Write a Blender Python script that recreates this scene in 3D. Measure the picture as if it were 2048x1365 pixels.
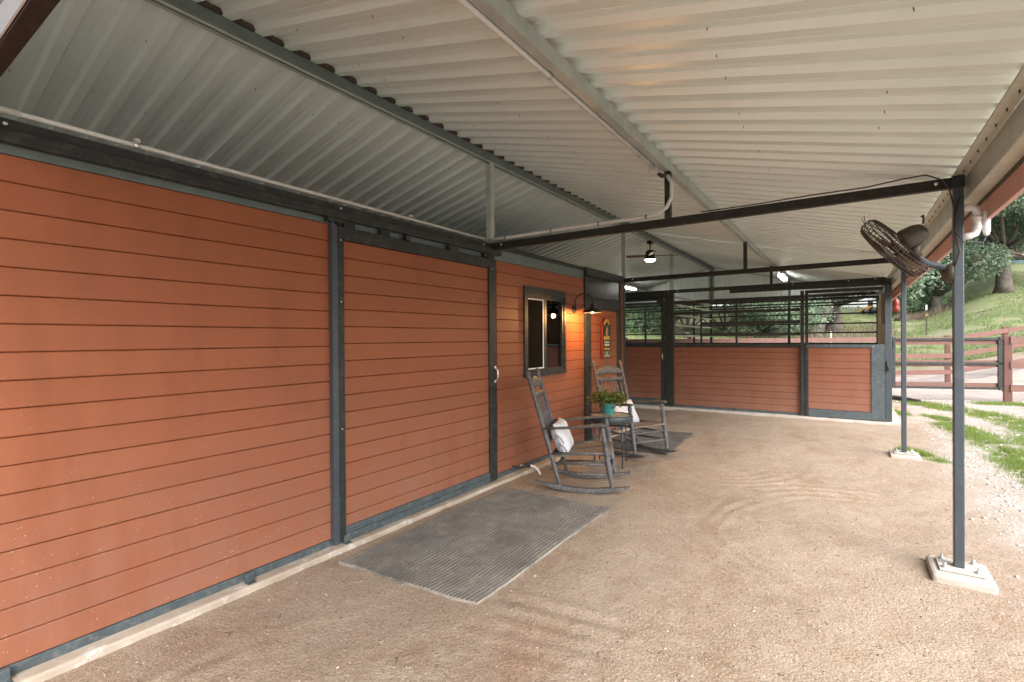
import bpy, bmesh, math, random
import numpy as np
from mathutils import Vector, Matrix, noise
random.seed(7); RNG = np.random.default_rng(7)
for o in list(bpy.data.objects): bpy.data.objects.remove(o)
SC = bpy.context.scene; COL = SC.collection
PI = math.pi

# ------------------------------------------------------------------ camera
YAW, PITCH, ROLL, CH = .5999, -.0047, -.0067, 1.6157
_F = Vector((-math.sin(YAW)*math.cos(PITCH), math.cos(YAW)*math.cos(PITCH), math.sin(PITCH)))
_R = Vector((math.cos(YAW), math.sin(YAW), 0)); _U = _R.cross(_F)
_R, _U = (_R*math.cos(ROLL)+_U*math.sin(ROLL)), (_U*math.cos(ROLL)-_R*math.sin(ROLL))
cd = bpy.data.cameras.new('camera'); cam = bpy.data.objects.new('camera', cd); COL.objects.link(cam)
cd.sensor_width = 36; cd.lens = 984.43*36/2048; cd.clip_end = 800; cd.clip_start = .05
cam.matrix_world = Matrix(((_R.x, _U.x, -_F.x, 0), (_R.y, _U.y, -_F.y, 0), (_R.z, _U.z, -_F.z, CH), (0, 0, 0, 1)))
SC.camera = cam
# ------------------------------------------------------------------ sky and sun
SUN_EL, SUN_AZ = math.radians(40), math.radians(122)     # azimuth measured from +Y towards +X
w = bpy.data.worlds.new('World'); SC.world = w; w.use_nodes = True
nt = w.node_tree; bg = nt.nodes['Background']
sky = nt.nodes.new('ShaderNodeTexSky'); sky.sky_type = 'NISHITA'; sky.sun_disc = False
sky.sun_elevation = SUN_EL; sky.sun_rotation = SUN_AZ; sky.dust_density = 4; sky.air_density = 1; sky.ozone_density = 1
hs = nt.nodes.new('ShaderNodeHueSaturation'); hs.inputs['Saturation'].default_value = .45
nt.links.new(sky.outputs[0], hs.inputs['Color']); nt.links.new(hs.outputs[0], bg.inputs[0]); bg.inputs[1].default_value = .15
sl = bpy.data.lights.new('sun', 'SUN'); sl.energy = 1.0; sl.angle = math.radians(55); sl.color = (1, .975, .94)
so = bpy.data.objects.new('sun', sl); COL.objects.link(so)
sd = Vector((math.sin(SUN_AZ)*math.cos(SUN_EL), math.cos(SUN_AZ)*math.cos(SUN_EL), math.sin(SUN_EL)))
so.rotation_euler = sd.to_track_quat('Z', 'Y').to_euler(); so.location = (10, -5, 20)
SC.view_settings.view_transform = 'Standard'; SC.view_settings.look = 'None'
SC.view_settings.exposure = 1.78; SC.view_settings.gamma = 1
SC.render.engine = 'CYCLES'

# ------------------------------------------------------------------ helpers
class MB:
    def __init__(s): s.v = []; s.f = []; s.sm = []
    def box(s, x0, x1, y0, y1, z0, z1):
        n = len(s.v)
        s.v += [(x, y, z) for z in (z0, z1) for y in (y0, y1) for x in (x0, x1)]
        for q in ((0,2,3,1), (4,5,7,6), (0,1,5,4), (2,6,7,3), (0,4,6,2), (1,3,7,5)):
            s.f.append(tuple(n+i for i in q)); s.sm.append(False)
        return s
    def obox(s, c, ax, ay, az, hx, hy, hz):
        c, ax, ay, az = Vector(c), Vector(ax).normalized(), Vector(ay).normalized(), Vector(az).normalized(); n = len(s.v)
        for k in (-1, 1):
            for j in (-1, 1):
                for i in (-1, 1): s.v.append(tuple(c+ax*hx*i+ay*hy*j+az*hz*k))
        for q in ((0,2,3,1), (4,5,7,6), (0,1,5,4), (2,6,7,3), (0,4,6,2), (1,3,7,5)):
            s.f.append(tuple(n+i for i in q)); s.sm.append(False)
        return s
    def bar(s, a, b, wx, wz, up=(0, 0, 1)):
        a, b = Vector(a), Vector(b); d = (b-a); L = d.length; d.normalize(); r = d.cross(Vector(up)).normalized(); u = r.cross(d)
        return s.obox((a+b)/2, r, d, u, wx/2, L/2, wz/2)
    def tube(s, pts, rad, seg=8, flat=1., caps=True, smooth=True):
        pts = [Vector(p) for p in pts]; m = len(pts)
        rads = rad if isinstance(rad, (list, tuple)) else [rad]*m
        n0 = len(s.v); t0 = (pts[1]-pts[0]).normalized()
        ref = Vector((0, 0, 1)) if abs(t0.z) < .9 else Vector((1, 0, 0))
        for i, p in enumerate(pts):
            t = (pts[min(i+1, m-1)]-pts[max(i-1, 0)]).normalized()
            r = t.cross(ref); 
            if r.length < 1e-4: r = t.cross(Vector((0, 1, 0)))
            r.normalize(); u = r.cross(t); ref = u
            for k in range(seg):
                a = 2*PI*k/seg; s.v.append(tuple(p+r*math.cos(a)*rads[i]+u*math.sin(a)*rads[i]*flat))
        for i in range(m-1):
            for k in range(seg):
                k2 = (k+1) % seg
                s.f.append((n0+i*seg+k, n0+i*seg+k2, n0+(i+1)*seg+k2, n0+(i+1)*seg+k)); s.sm.append(smooth)
        if caps:
            s.f.append(tuple(n0+k for k in reversed(range(seg)))); s.sm.append(False)
            s.f.append(tuple(n0+(m-1)*seg+k for k in range(seg))); s.sm.append(False)
        return s
    def lathe(s, c, prof, axis=(0, 0, 1), seg=20, smooth=True, close=False):
        ax = Vector(axis).normalized(); c = Vector(c)
        a = ax.cross(Vector((0, 0, 1)) if abs(ax.z) < .9 else Vector((1, 0, 0))).normalized(); b = ax.cross(a)
        n0 = len(s.v)
        for r, h in prof:
            for k in range(seg):
                t = 2*PI*k/seg; s.v.append(tuple(c+ax*h+a*math.cos(t)*r+b*math.sin(t)*r))
        for i in range(len(prof)-1):
            for k in range(seg):
                k2 = (k+1) % seg
                s.f.append((n0+i*seg+k, n0+i*seg+k2, n0+(i+1)*seg+k2, n0+(i+1)*seg+k)); s.sm.append(smooth)
        return s
    def prism(s, poly, ext, fn):
        """poly: 2D list, ext: (e0,e1), fn(a,b,e)->xyz"""
        n = len(s.v); m = len(poly)
        for e in ext: s.v += [tuple(fn(a, b, e)) for a, b in poly]
        for i in range(m):
            j = (i+1) % m; s.f.append((n+i, n+j, n+m+j, n+m+i)); s.sm.append(False)
        s.f.append(tuple(n+i for i in reversed(range(m)))); s.f.append(tuple(n+m+i for i in range(m))); s.sm += [False, False]
        return s
    def grid(s, nu, nv, fn, smooth=True):
        n = len(s.v)
        for j in range(nv+1):
            for i in range(nu+1): s.v.append(tuple(fn(i/nu, j/nv)))
        for j in range(nv):
            for i in range(nu):
                a = n+j*(nu+1)+i; s.f.append((a, a+1, a+nu+2, a+nu+1)); s.sm.append(smooth)
        return s
    def mesh(s, name, off=(0, 0, 0)):
        me = bpy.data.meshes.new(name); ox, oy, oz = off
        me.from_pydata([(x-ox, y-oy, z-oz) for x, y, z in s.v], [], s.f)
        me.polygons.foreach_set('use_smooth', s.sm); me.update(); 
        bm = bmesh.new(); bm.from_mesh(me); bmesh.ops.recalc_face_normals(bm, faces=bm.faces); bm.to_mesh(me); bm.free()
        return me
    def build(s, name, mat, parent=None, local=False, bevel=0, label=None, kind=None, solid=0):
        off = (0, 0, 0)
        if parent is not None and not local:
            r = parent; off = Vector((0, 0, 0))
            while r is not None: off = off+r.location; r = r.parent
        o = bpy.data.objects.new(name, s.mesh(name, off)); COL.objects.link(o); o.parent = parent
        o.data.materials.append(mat)
        if bevel:
            m = o.modifiers.new('bevel', 'BEVEL'); m.width = bevel; m.segments = 2; m.limit_method = 'ANGLE'; m.angle_limit = math.radians(40)
        if solid:
            m = o.modifiers.new('solid', 'SOLIDIFY'); m.thickness = solid
        if label: o['label'] = label
        if kind: o['kind'] = kind
        return o
def thing(name, label, cat, loc=(0, 0, 0), rz=0, group=None, kind=None):
    o = bpy.data.objects.new(name, None); COL.objects.link(o); o.location = loc; o.rotation_euler = (0, 0, rz); o.empty_display_size = .1
    o['label'] = label; o['category'] = cat
    if group: o['group'] = group
    if kind: o['kind'] = kind
    return o
def tag(o, label, cat, group=None, kind=None):
    if label: o['label'] = label
    if cat: o['category'] = cat
    if group: o['group'] = group
    if kind: o['kind'] = kind
    return o
def copy_tree(o, parent=None):
    c = o.copy(); COL.objects.link(c); c.parent = parent
    for ch in list(o.children): copy_tree(ch, c)
    return c
def np_mesh(name, verts, faces, mat, k, attr=None):
    """verts (N,3) faces (M,k)"""
    me = bpy.data.meshes.new(name); me.vertices.add(len(verts)); me.vertices.foreach_set('co', verts.astype(np.float32).ravel())
    me.loops.add(faces.size); me.loops.foreach_set('vertex_index', faces.astype(np.int32).ravel())
    me.polygons.add(len(faces)); me.polygons.foreach_set('loop_start', np.arange(0, faces.size, k, dtype=np.int32))
    me.update(calc_edges=True)
    if attr is not None:
        a = me.color_attributes.new('mask', 'FLOAT_COLOR', 'POINT'); a.data.foreach_set('color', attr.astype(np.float32).ravel())
    o = bpy.data.objects.new(name, me); COL.objects.link(o); me.materials.append(mat); return o

# ------------------------------------------------------------------ materials
def mat_base(name):
    m = bpy.data.materials.new(name); m.use_nodes = True; n = m.node_tree; b = n.nodes['Principled BSDF']; return m, n, b
def nd(n, t, **kw):
    x = n.nodes.new(t)
    for k, v in kw.items():
        if k in x.inputs: x.inputs[k].default_value = v
        else: setattr(x, k, v)
    return x
def ramp(n, src, stops, interp='LINEAR'):
    r = n.nodes.new('ShaderNodeValToRGB'); r.color_ramp.interpolation = interp; e = r.color_ramp.elements
    while len(e) < len(stops): e.new(.5)
    for i, (p, c) in enumerate(stops):
        e[i].position = p; e[i].color = (c, c, c, 1) if isinstance(c, (int, float)) else (*c, 1)
    n.links.new(src, r.inputs[0]); return r.outputs[0]
def mixc(n, fac, a, b, mode='MIX'):
    x = n.nodes.new('ShaderNodeMix'); x.data_type = 'RGBA'; x.blend_type = mode
    for s, v in ((x.inputs[0], fac), (x.inputs[6], a), (x.inputs[7], b)):
        if hasattr(v, 'is_linked') or hasattr(v, 'links'): n.links.new(v, s)
        elif isinstance(v, tuple): s.default_value = (*v, 1)
        else: s.default_value = v
    return x.outputs[2]
def mth(n, op, a, b=None):
    x = n.nodes.new('ShaderNodeMath'); x.operation = op
    for i, v in enumerate((a, b)):
        if v is None: continue
        if isinstance(v, (int, float)): x.inputs[i].default_value = v
        else: n.links.new(v, x.inputs[i])
    return x.outputs[0]
def pos(n, scale=(1, 1, 1), obj=False):
    if obj: s = nd(n, 'ShaderNodeTexCoord').outputs['Object']
    else: s = nd(n, 'ShaderNodeNewGeometry').outputs['Position']
    m = n.nodes.new('ShaderNodeMapping'); m.inputs['Scale'].default_value = scale; n.links.new(s, m.inputs[0]); return m.outputs[0]
def nz(n, vec, scale, detail=4, rough=.55):
    t = nd(n, 'ShaderNodeTexNoise'); t.inputs['Scale'].default_value = scale; t.inputs['Detail'].default_value = detail
    t.inputs['Roughness'].default_value = rough; n.links.new(vec, t.inputs['Vector']); return t.outputs['Fac']
def bump(n, b, h, strength, dist=.01):
    x = n.nodes.new('ShaderNodeBump'); x.inputs['Strength'].default_value = strength; x.inputs['Distance'].default_value = dist
    n.links.new(h, x.inputs['Height']); n.links.new(x.outputs[0], b.inputs['Normal'])
def simple(name, col, rough=.5, metal=0, var=.12, scale=8, bmp=.1, spec=.5, stretch=(1, 1, 1), dust=None, dustamt=.5, obj=False):
    m, n, b = mat_base(name); v = pos(n, stretch, obj); f = nz(n, v, scale, 5)
    c = mixc(n, ramp(n, f, [(.3, 0.), (.7, 1.)]), tuple(x*(1-var) for x in col), tuple(min(1, x*(1+var)) for x in col))
    if dust:
        g = nz(n, v, scale*2.7, 8, .7); c = mixc(n, ramp(n, g, [(.5, 0.), (.72, dustamt)]), c, dust)
    n.links.new(c, b.inputs['Base Color']); b.inputs['Roughness'].default_value = rough; b.inputs['Metallic'].default_value = metal
    b.inputs['Specular IOR Level'].default_value = spec
    if bmp: bump(n, b, nz(n, v, scale*6, 3), bmp, .003)
    return m
def board_mat(name, base, axis):
    m, n, b = mat_base(name)
    st = (9, 1, 9) if axis == 'y' else (1, 9, 9)
    st2 = (1, .35, 1) if axis == 'y' else (.35, 1, 1)
    v = pos(n, st); g = nz(n, v, 9, 6, .65); big = nz(n, pos(n, st2), 2.2, 4)
    c = mixc(n, ramp(n, big, [(.3, 0.), (.7, 1.)]), tuple(x*.9 for x in base), tuple(x*1.08 for x in base))
    oi = nd(n, 'ShaderNodeObjectInfo').outputs['Random']
    c = mixc(n, mth(n, 'MULTIPLY', oi, .5), c, tuple(x*f for x, f in zip(base, (1.12, 1.25, 1.3))))
    c = mixc(n, ramp(n, g, [(.35, 0.), (.75, .28)]), c, tuple(x*.8 for x in base))
    # dust and pale splashes thrown up from the dirt
    P = nd(n, 'ShaderNodeNewGeometry').outputs['Position']; sx = n.nodes.new('ShaderNodeSeparateXYZ'); n.links.new(P, sx.inputs[0])
    low = ramp(n, mth(n, 'DIVIDE', sx.outputs[2], 1.5), [(.05, 1.), (.95, 0.)])
    d = mth(n, 'MULTIPLY', ramp(n, nz(n, pos(n), 3.5, 8, .7), [(.3, .25), (.7, .8)]), low)
    c = mixc(n, d, c, (.215, .12, .092))
    st_ = nz(n, pos(n, (2.5, 2.5, .5)), 1.6, 6, .65); c = mixc(n, ramp(n, st_, [(.5, 0.), (.72, .5)]), c, tuple(x*.72 for x in base))
    vo = nd(n, 'ShaderNodeTexVoronoi'); vo.inputs['Scale'].default_value = 34; n.links.new(pos(n), vo.inputs['Vector'])
    sp = mth(n, 'MULTIPLY', ramp(n, vo.outputs['Distance'], [(.07, .8), (.13, 0.)]), ramp(n, nz(n, pos(n), 5, 3), [(.5, 0.), (.6, 1.)]))
    c = mixc(n, mth(n, 'MULTIPLY', sp, mth(n, 'ADD', low, .12)), c, (.5, .42, .36))
    n.links.new(c, b.inputs['Base Color'])
    n.links.new(ramp(n, big, [(.2, .42), (.8, .6)]), b.inputs['Roughness']); b.inputs['Specular IOR Level'].default_value = .4
    bump(n, b, g, .35, .002); return m
RED = (.258, .076, .03)
M = {}
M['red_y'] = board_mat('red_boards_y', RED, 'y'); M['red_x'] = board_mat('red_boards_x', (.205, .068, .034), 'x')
M['raw_y'] = board_mat('raw_boards', (.3, .16, .09), 'y')
M['steel'] = simple('dark_painted_steel', (.019, .023, .023), .5, 0, .12, 5, .06, spec=.35, dust=(.13, .115, .09), dustamt=.4)
M['steel_post'] = simple('slate_painted_steel', (.043, .056, .068), .38, 0, .1, 5, .05, dust=(.2, .18, .16), dustamt=.15)
M['dusty_steel'] = simple('dusty_painted_steel', (.05, .068, .078), .5, 0, .2, 9, .12, dust=(.24, .22, .19), dustamt=.5)
M['beam_brown'] = simple('weathered_steel_beam', (.017, .016, .014), .6, 0, .2, 7, .15, spec=.3, dust=(.09, .06, .035), dustamt=.4)
M['galv'] = simple('galvanised_steel', (.4, .44, .41), .42, .3, .15, 6, .05, dust=(.4, .36, .28), dustamt=.3)
M['galv_green'] = simple('galvanised_ridge', (.13, .17, .165), .45, .4, .15, 6, .05, dust=(.2, .18, .14), dustamt=.3)
M['galv_pale'] = simple('pale_flange', (.55, .54, .45), .5, .2, .12, 9, .05, dust=(.3, .26, .18), dustamt=.4)
M['pvc'] = simple('grey_conduit', (.56, .58, .56), .45, 0, .06, 9, 0, dust=(.3, .28, .24), dustamt=.25)
M['white'] = simple('white_plastic', (.74, .74, .74), .35, 0, .04, 9, 0)
M['black'] = simple('black_plastic', (.015, .015, .017), .4, 0, .1, 9, 0)
M['rusty'] = simple('rusty_motor_paint', (.055, .045, .03), .5, .2, .35, 12, .1, dust=(.14, .12, .09), dustamt=.5)
M['wire'] = simple('dark_wire', (.07, .055, .045), .45, .6, .3, 20, 0)
M['bright'] = simple('bright_screw', (.7, .7, .68), .3, .8, .05, 9, 0)
M['chair'] = simple('weathered_chair_paint', (.07, .07, .073), .6, 0, .25, 14, .25, dust=(.26, .245, .23), dustamt=.75, obj=True)
M['seat'] = simple('worn_seat_paint', (.12, .095, .075), .6, 0, .25, 14, .25, dust=(.24, .2, .16), dustamt=.6, obj=True)
M['pillow'] = simple('white_canvas', (.56, .57, .6), .85, 0, .06, 7, .4, dust=(.45, .5, .6), dustamt=.35, obj=True)
M['tray'] = simple('tray_metal', (.035, .045, .055), .45, .2, .2, 14, .1, dust=(.15, .14, .12), dustamt=.3)
M['tan'] = simple('tan_table_top', (.62, .46, .31), .5, 0, .15, 8, .1)
M['teal'] = simple('turquoise_glaze', (.05, .27, .28), .3, 0, .12, 12, .05)
M['soil'] = simple('soil', (.04, .028, .02), .9)
M['brown_fence'] = simple('brown_fence_board', (.135, .06, .047), .55, 0, .12, 6, .1, dust=(.2, .12, .1), dustamt=.3)
M['fascia'] = simple('pink_red_fascia', (.6, .34, .29), .6, 0, .08, 5, .1, stretch=(1, .3, 4), dust=(.5, .3, .24), dustamt=.3)
M['trunk'] = simple('oak_bark', (.1, .085, .072), .9, 0, .35, 3, .8)
M['screen'] = simple('insect_screen', (.012, .011, .009), .95, spec=.02)
M['dark'] = simple('dark_interior', (.05, .04, .033), .8)
M['yellow'] = simple('yellow_paint', (.45, .27, .05), .4)
M['orange_red'] = simple('red_plastic', (.2, .03, .02), .35)
M['tanbox'] = simple('beige_feeder', (.42, .34, .27), .6)
M['clay'] = simple('pink_wall', (.42, .27, .22), .8)
M['teal_paint'] = simple('teal_car_paint', (.14, .22, .25), .3)
def roof_mat():
    m, n, b = mat_base('white_corrugated_steel'); v = pos(n, (1, 1, 1)); f = nz(n, v, 1.1, 5, .6)
    c = mixc(n, ramp(n, f, [(.3, 0.), (.7, 1.)]), (.71, .79, .755), (.77, .85, .81))
    c = mixc(n, ramp(n, nz(n, pos(n, (.6, 5, .6)), 4, 6, .7), [(.55, 0.), (.8, .25)]), c, (.4, .37, .3))
    n.links.new(c, b.inputs['Base Color']); b.inputs['Metallic'].default_value = .25; b.inputs['Roughness'].default_value = .36
    bump(n, b, nz(n, pos(n, (1.5, 4, 1.5)), 2.5, 2), .12, .02); return m
M['roof'] = roof_mat()
def concrete():
    m, n, b = mat_base('concrete'); v = pos(n); f = nz(n, v, 5, 8, .65)
    c = mixc(n, ramp(n, f, [(.3, 0.), (.7, 1.)]), (.29, .235, .18), (.42, .37, .31))
    g = nz(n, pos(n, (1, .6, 1)), 9, 6, .7); c = mixc(n, ramp(n, g, [(.55, 0.), (.66, .7)]), c, (.62, .61, .6))
    n.links.new(c, b.inputs['Base Color']); b.inputs['Roughness'].default_value = .85; bump(n, b, nz(n, v, 60, 5, .7), .5, .004); return m
M['concrete'] = concrete()
def concrete2():
    m, n, b = mat_base('pale_concrete'); v = pos(n); f = nz(n, v, 9, 8, .65)
    c = mixc(n, ramp(n, f, [(.3, 0.), (.7, 1.)]), (.34, .3, .25), (.46, .44, .41))
    n.links.new(c, b.inputs['Base Color']); b.inputs['Roughness'].default_value = .85; bump(n, b, nz(n, v, 60, 5, .7), .4, .003); return m
M['pad'] = concrete2()
def ground_mat():
    m, n, b = mat_base('sandy_ground'); v = pos(n)
    at = nd(n, 'ShaderNodeVertexColor'); at.layer_name = 'mask'; sp = n.nodes.new('ShaderNodeSeparateColor'); n.links.new(at.outputs[0], sp.inputs[0])
    big = nz(n, v, .9, 6, .6); mid = nz(n, v, 5, 8, .68); fine = nz(n, v, 95, 5, .8)
    c = mixc(n, ramp(n, big, [(.36, 0.), (.64, 1.)]), (.235, .172, .118), (.31, .248, .187))
    c = mixc(n, ramp(n, mid, [(.35, 0.), (.7, .75)]), c, (.345, .285, .225))
    # damp darker scuffs
    dk = nz(n, pos(n, (.8, .35, 1)), 3.1, 7, .7); c = mixc(n, ramp(n, dk, [(.56, 0.), (.72, .65)]), c, (.22, .13, .085))
    c = mixc(n, ramp(n, fine, [(.38, .35), (.5, 0.)]), c, (.13, .085, .055))
    c = mixc(n, ramp(n, fine, [(.64, 0.), (.78, .45)]), c, (.5, .43, .36))
    vo = nd(n, 'ShaderNodeTexVoronoi'); vo.inputs['Scale'].default_value = 75; n.links.new(v, vo.inputs['Vector'])
    vc = n.nodes.new('ShaderNodeSeparateColor'); n.links.new(vo.outputs['Color'], vc.inputs[0])
    c = mixc(n, ramp(n, vc.outputs[0], [(.93, 0.), (.96, .3)]), c, (.48, .43, .38))
    v2 = nd(n, 'ShaderNodeTexVoronoi'); v2.inputs['Scale'].default_value = 190; n.links.new(v, v2.inputs['Vector']); s2 = n.nodes.new('ShaderNodeSeparateColor'); n.links.new(v2.outputs['Color'], s2.inputs[0])
    c = mixc(n, ramp(n, s2.outputs[0], [(0., .5), (.35, 0.)]), c, (.17, .115, .08)); c = mixc(n, ramp(n, s2.outputs[1], [(.72, 0.), (1., .5)]), c, (.5, .43, .36))
    c = mixc(n, ramp(n, vc.outputs[2], [(0., .45), (.12, .0)]), c, (.12, .075, .05))
    rd = nz(n, pos(n, (1, .5, 1)), 1.7, 7, .68); c = mixc(n, ramp(n, rd, [(.54, 0.), (.68, .5)]), c, (.21, .115, .07))
    gravel = mixc(n, ramp(n, vc.outputs[1], [(0., 0.), (1., 1.)]), (.27, .24, .215), (.48, .455, .43))
    gm = mth(n, 'MULTIPLY', sp.outputs[1], ramp(n, nz(n, v, 2.2, 7, .7), [(.35, .25), (.6, 1.)])); c = mixc(n, gm, c, gravel)
    drive = mixc(n, ramp(n, nz(n, pos(n, (.5, 2.5, 1)), 3, 7, .65), [(.35, 0.), (.65, 1.)]), (.28, .22, .18), (.44, .39, .36))
    c = mixc(n, sp.outputs[2], c, drive)
    gcol = mixc(n, ramp(n, nz(n, v, 1.7, 9, .72), [(.36, 0.), (.62, 1.)]), (.23, .205, .125), (.125, .2, .06))
    gcol = mixc(n, ramp(n, nz(n, v, .45, 6, .7), [(.48, 0.), (.62, .75)]), gcol, (.27, .24, .18))
    gcol = mixc(n, ramp(n, nz(n, v, 14, 5, .7), [(.4, .5), (.6, 0.)]), gcol, (.1, .13, .055))
    ga = mth(n, 'MULTIPLY', sp.outputs[0], ramp(n, nz(n, v, 6, 7, .7), [(.3, .5), (.5, 1.)])); c = mixc(n, ga, c, gcol)
    n.links.new(c, b.inputs['Base Color']); b.inputs['Roughness'].default_value = .95; b.inputs['Specular IOR Level'].default_value = .2
    v3 = nd(n, 'ShaderNodeTexVoronoi'); v3.inputs['Scale'].default_value = 26; v3.inputs['Randomness'].default_value = 1; n.links.new(v, v3.inputs['Vector'])
    h = mth(n, 'ADD', mth(n, 'MULTIPLY', nz(n, v, 6, 5, .6), 1.8), mth(n, 'MULTIPLY', v3.outputs['Distance'], -.13)); h = mth(n, 'ADD', h, mth(n, 'MULTIPLY', vo.outputs['Distance'], -.4))
    bump(n, b, h, .6, .012); return m
M['ground'] = ground_mat()
def leafmat(name, a, c2, tr=.25):
    m, n, b = mat_base(name); r = nd(n, 'ShaderNodeNewGeometry').outputs['Random Per Island']
    c = mixc(n, r, a, c2); c = mixc(n, ramp(n, nz(n, pos(n), .35, 3), [(.35, 0.), (.65, .5)]), c, tuple((x+y)*.5 for x, y in zip(a, c2)))
    n.links.new(c, b.inputs['Base Color']); b.inputs['Roughness'].default_value = .65; b.inputs['Specular IOR Level'].default_value = .25
    t = nd(n, 'ShaderNodeBsdfTranslucent'); n.links.new(c, t.inputs[0]); mx = n.nodes.new('ShaderNodeMixShader'); mx.inputs[0].default_value = tr
    n.links.new(b.outputs[0], mx.inputs[1]); n.links.new(t.outputs[0], mx.inputs[2]); n.links.new(mx.outputs[0], n.nodes['Material Output'].inputs[0]); return m
M['leaf_oak'] = leafmat('oak_leaves', (.11, .17, .12), (.28, .36, .24))
M['leaf_pale'] = leafmat('pale_leaves', (.16, .22, .19), (.3, .37, .32))
M['leaf_bush'] = leafmat('bush_leaves', (.16, .27, .15), (.38, .5, .3))
M['grass'] = leafmat('grass_blades', (.12, .185, .04), (.28, .36, .1), .35)
M['hillgrass'] = leafmat('hill_grass_blades', (.13, .21, .07), (.32, .34, .17), .35)
M['plant'] = leafmat('potted_plant_leaves', (.03, .1, .03), (.16, .26, .07))
M['plant_red'] = leafmat('reddish_leaves', (.16, .06, .02), (.22, .14, .04))
M['dry'] = leafmat('dry_brush', (.14, .11, .08), (.28, .23, .17))
def stones(name, cols):
    m, n, b = mat_base(name); r = nd(n, 'ShaderNodeNewGeometry').outputs['Random Per Island']
    c = ramp(n, r, [(i/(len(cols)-1), k) for i, k in enumerate(cols)]); n.links.new(c, b.inputs['Base Color']); b.inputs['Roughness'].default_value = .9; return m
M['pebble'] = stones('pebbles', [(.14, .09, .06), (.3, .23, .17), (.2, .14, .1), (.42, .35, .29), (.17, .11, .08), (.34, .27, .21), (.11, .07, .05)])
M['twig'] = simple('dry_twig', (.12, .08, .055), .9, 0, .4, 30, 0)
M['gravel'] = stones('gravel', [(.3, .27, .24), (.5, .47, .44), (.38, .34, .3), (.62, .6, .58), (.34, .3, .28), (.5, .44, .4)])
def matmat():
    m, n, b = mat_base('ribbed_rubber'); v = pos(n); f = nz(n, v, 2.6, 7, .65)
    c = mixc(n, ramp(n, f, [(.36, 0.), (.60, 1.)]), (.12, .115, .105), (.34, .315, .275))
    sx = n.nodes.new('ShaderNodeTexNoise'); sx.inputs['Scale'].default_value = 1.5; n.links.new(pos(n, (1, 1, 1)), sx.inputs[0])
    c = mixc(n, ramp(n, nz(n, pos(n, (1, .6, 1)), 5, 8, .7), [(.46, 0.), (.66, .6)]), c, (.33, .285, .235))
    c = mixc(n, ramp(n, nz(n, v, 40, 4, .7), [(.35, .5), (.5, 0.)]), c, (.07, .06, .05))
    n.links.new(c, b.inputs['Base Color']); b.inputs['Roughness'].default_value = .7; bump(n, b, nz(n, v, 90, 3), .3, .002); return m
M['mat'] = matmat()
M['groove'] = simple('rubber_groove', (.095, .09, .083), .7, 0, .3, 4, .1, dust=(.24, .2, .16), dustamt=.75)
M['mat2'] = simple('clean_rubber', (.05, .052, .055), .6, 0, .2, 6, .1, dust=(.2, .17, .13), dustamt=.35)
def glass():
    m, n, b = mat_base('window_glass'); g = nd(n, 'ShaderNodeBsdfGlossy'); g.inputs['Roughness'].default_value = .01; t = nd(n, 'ShaderNodeBsdfTransparent'); t.inputs[0].default_value = (.75, .8, .8, 1)
    fr = nd(n, 'ShaderNodeFresnel'); fr.inputs[0].default_value = 1.9; mx = n.nodes.new('ShaderNodeMixShader')
    n.links.new(fr.outputs[0], mx.inputs[0]); n.links.new(t.outputs[0], mx.inputs[1]); n.links.new(g.outputs[0], mx.inputs[2]); n.links.new(mx.outputs[0], n.nodes['Material Output'].inputs[0]); return m
M['glass'] = glass()
def emit(name, col, s):
    m, n, b = mat_base(name); b.inputs['Base Color'].default_value = (*col, 1); b.inputs['Emission Color'].default_value = (*col, 1); b.inputs['Emission Strength'].default_value = s; return m
M['bulb'] = emit('warm_bulb', (1, .55, .2), 14); M['diffuser'] = emit('white_diffuser', (1, .97, .9), 9); M['fanlight'] = emit('fan_light', (1, .86, .66), 7)
def flat(name, col, rough=.5): 
    m, n, b = mat_base(name); b.inputs['Base Color'].default_value = (*col, 1); b.inputs['Roughness'].default_value = rough; return m
M['sign_red'] = flat('sign_red', (.17, .012, .012)); M['sign_green'] = flat('sign_dark_green', (.015, .03, .015)); M['gold'] = flat('sign_gold', (.62, .4, .08))
M['cream'] = flat('sign_cream', (.62, .62, .45)); M['horse'] = flat('horse_tan', (.4, .2, .1))

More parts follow.
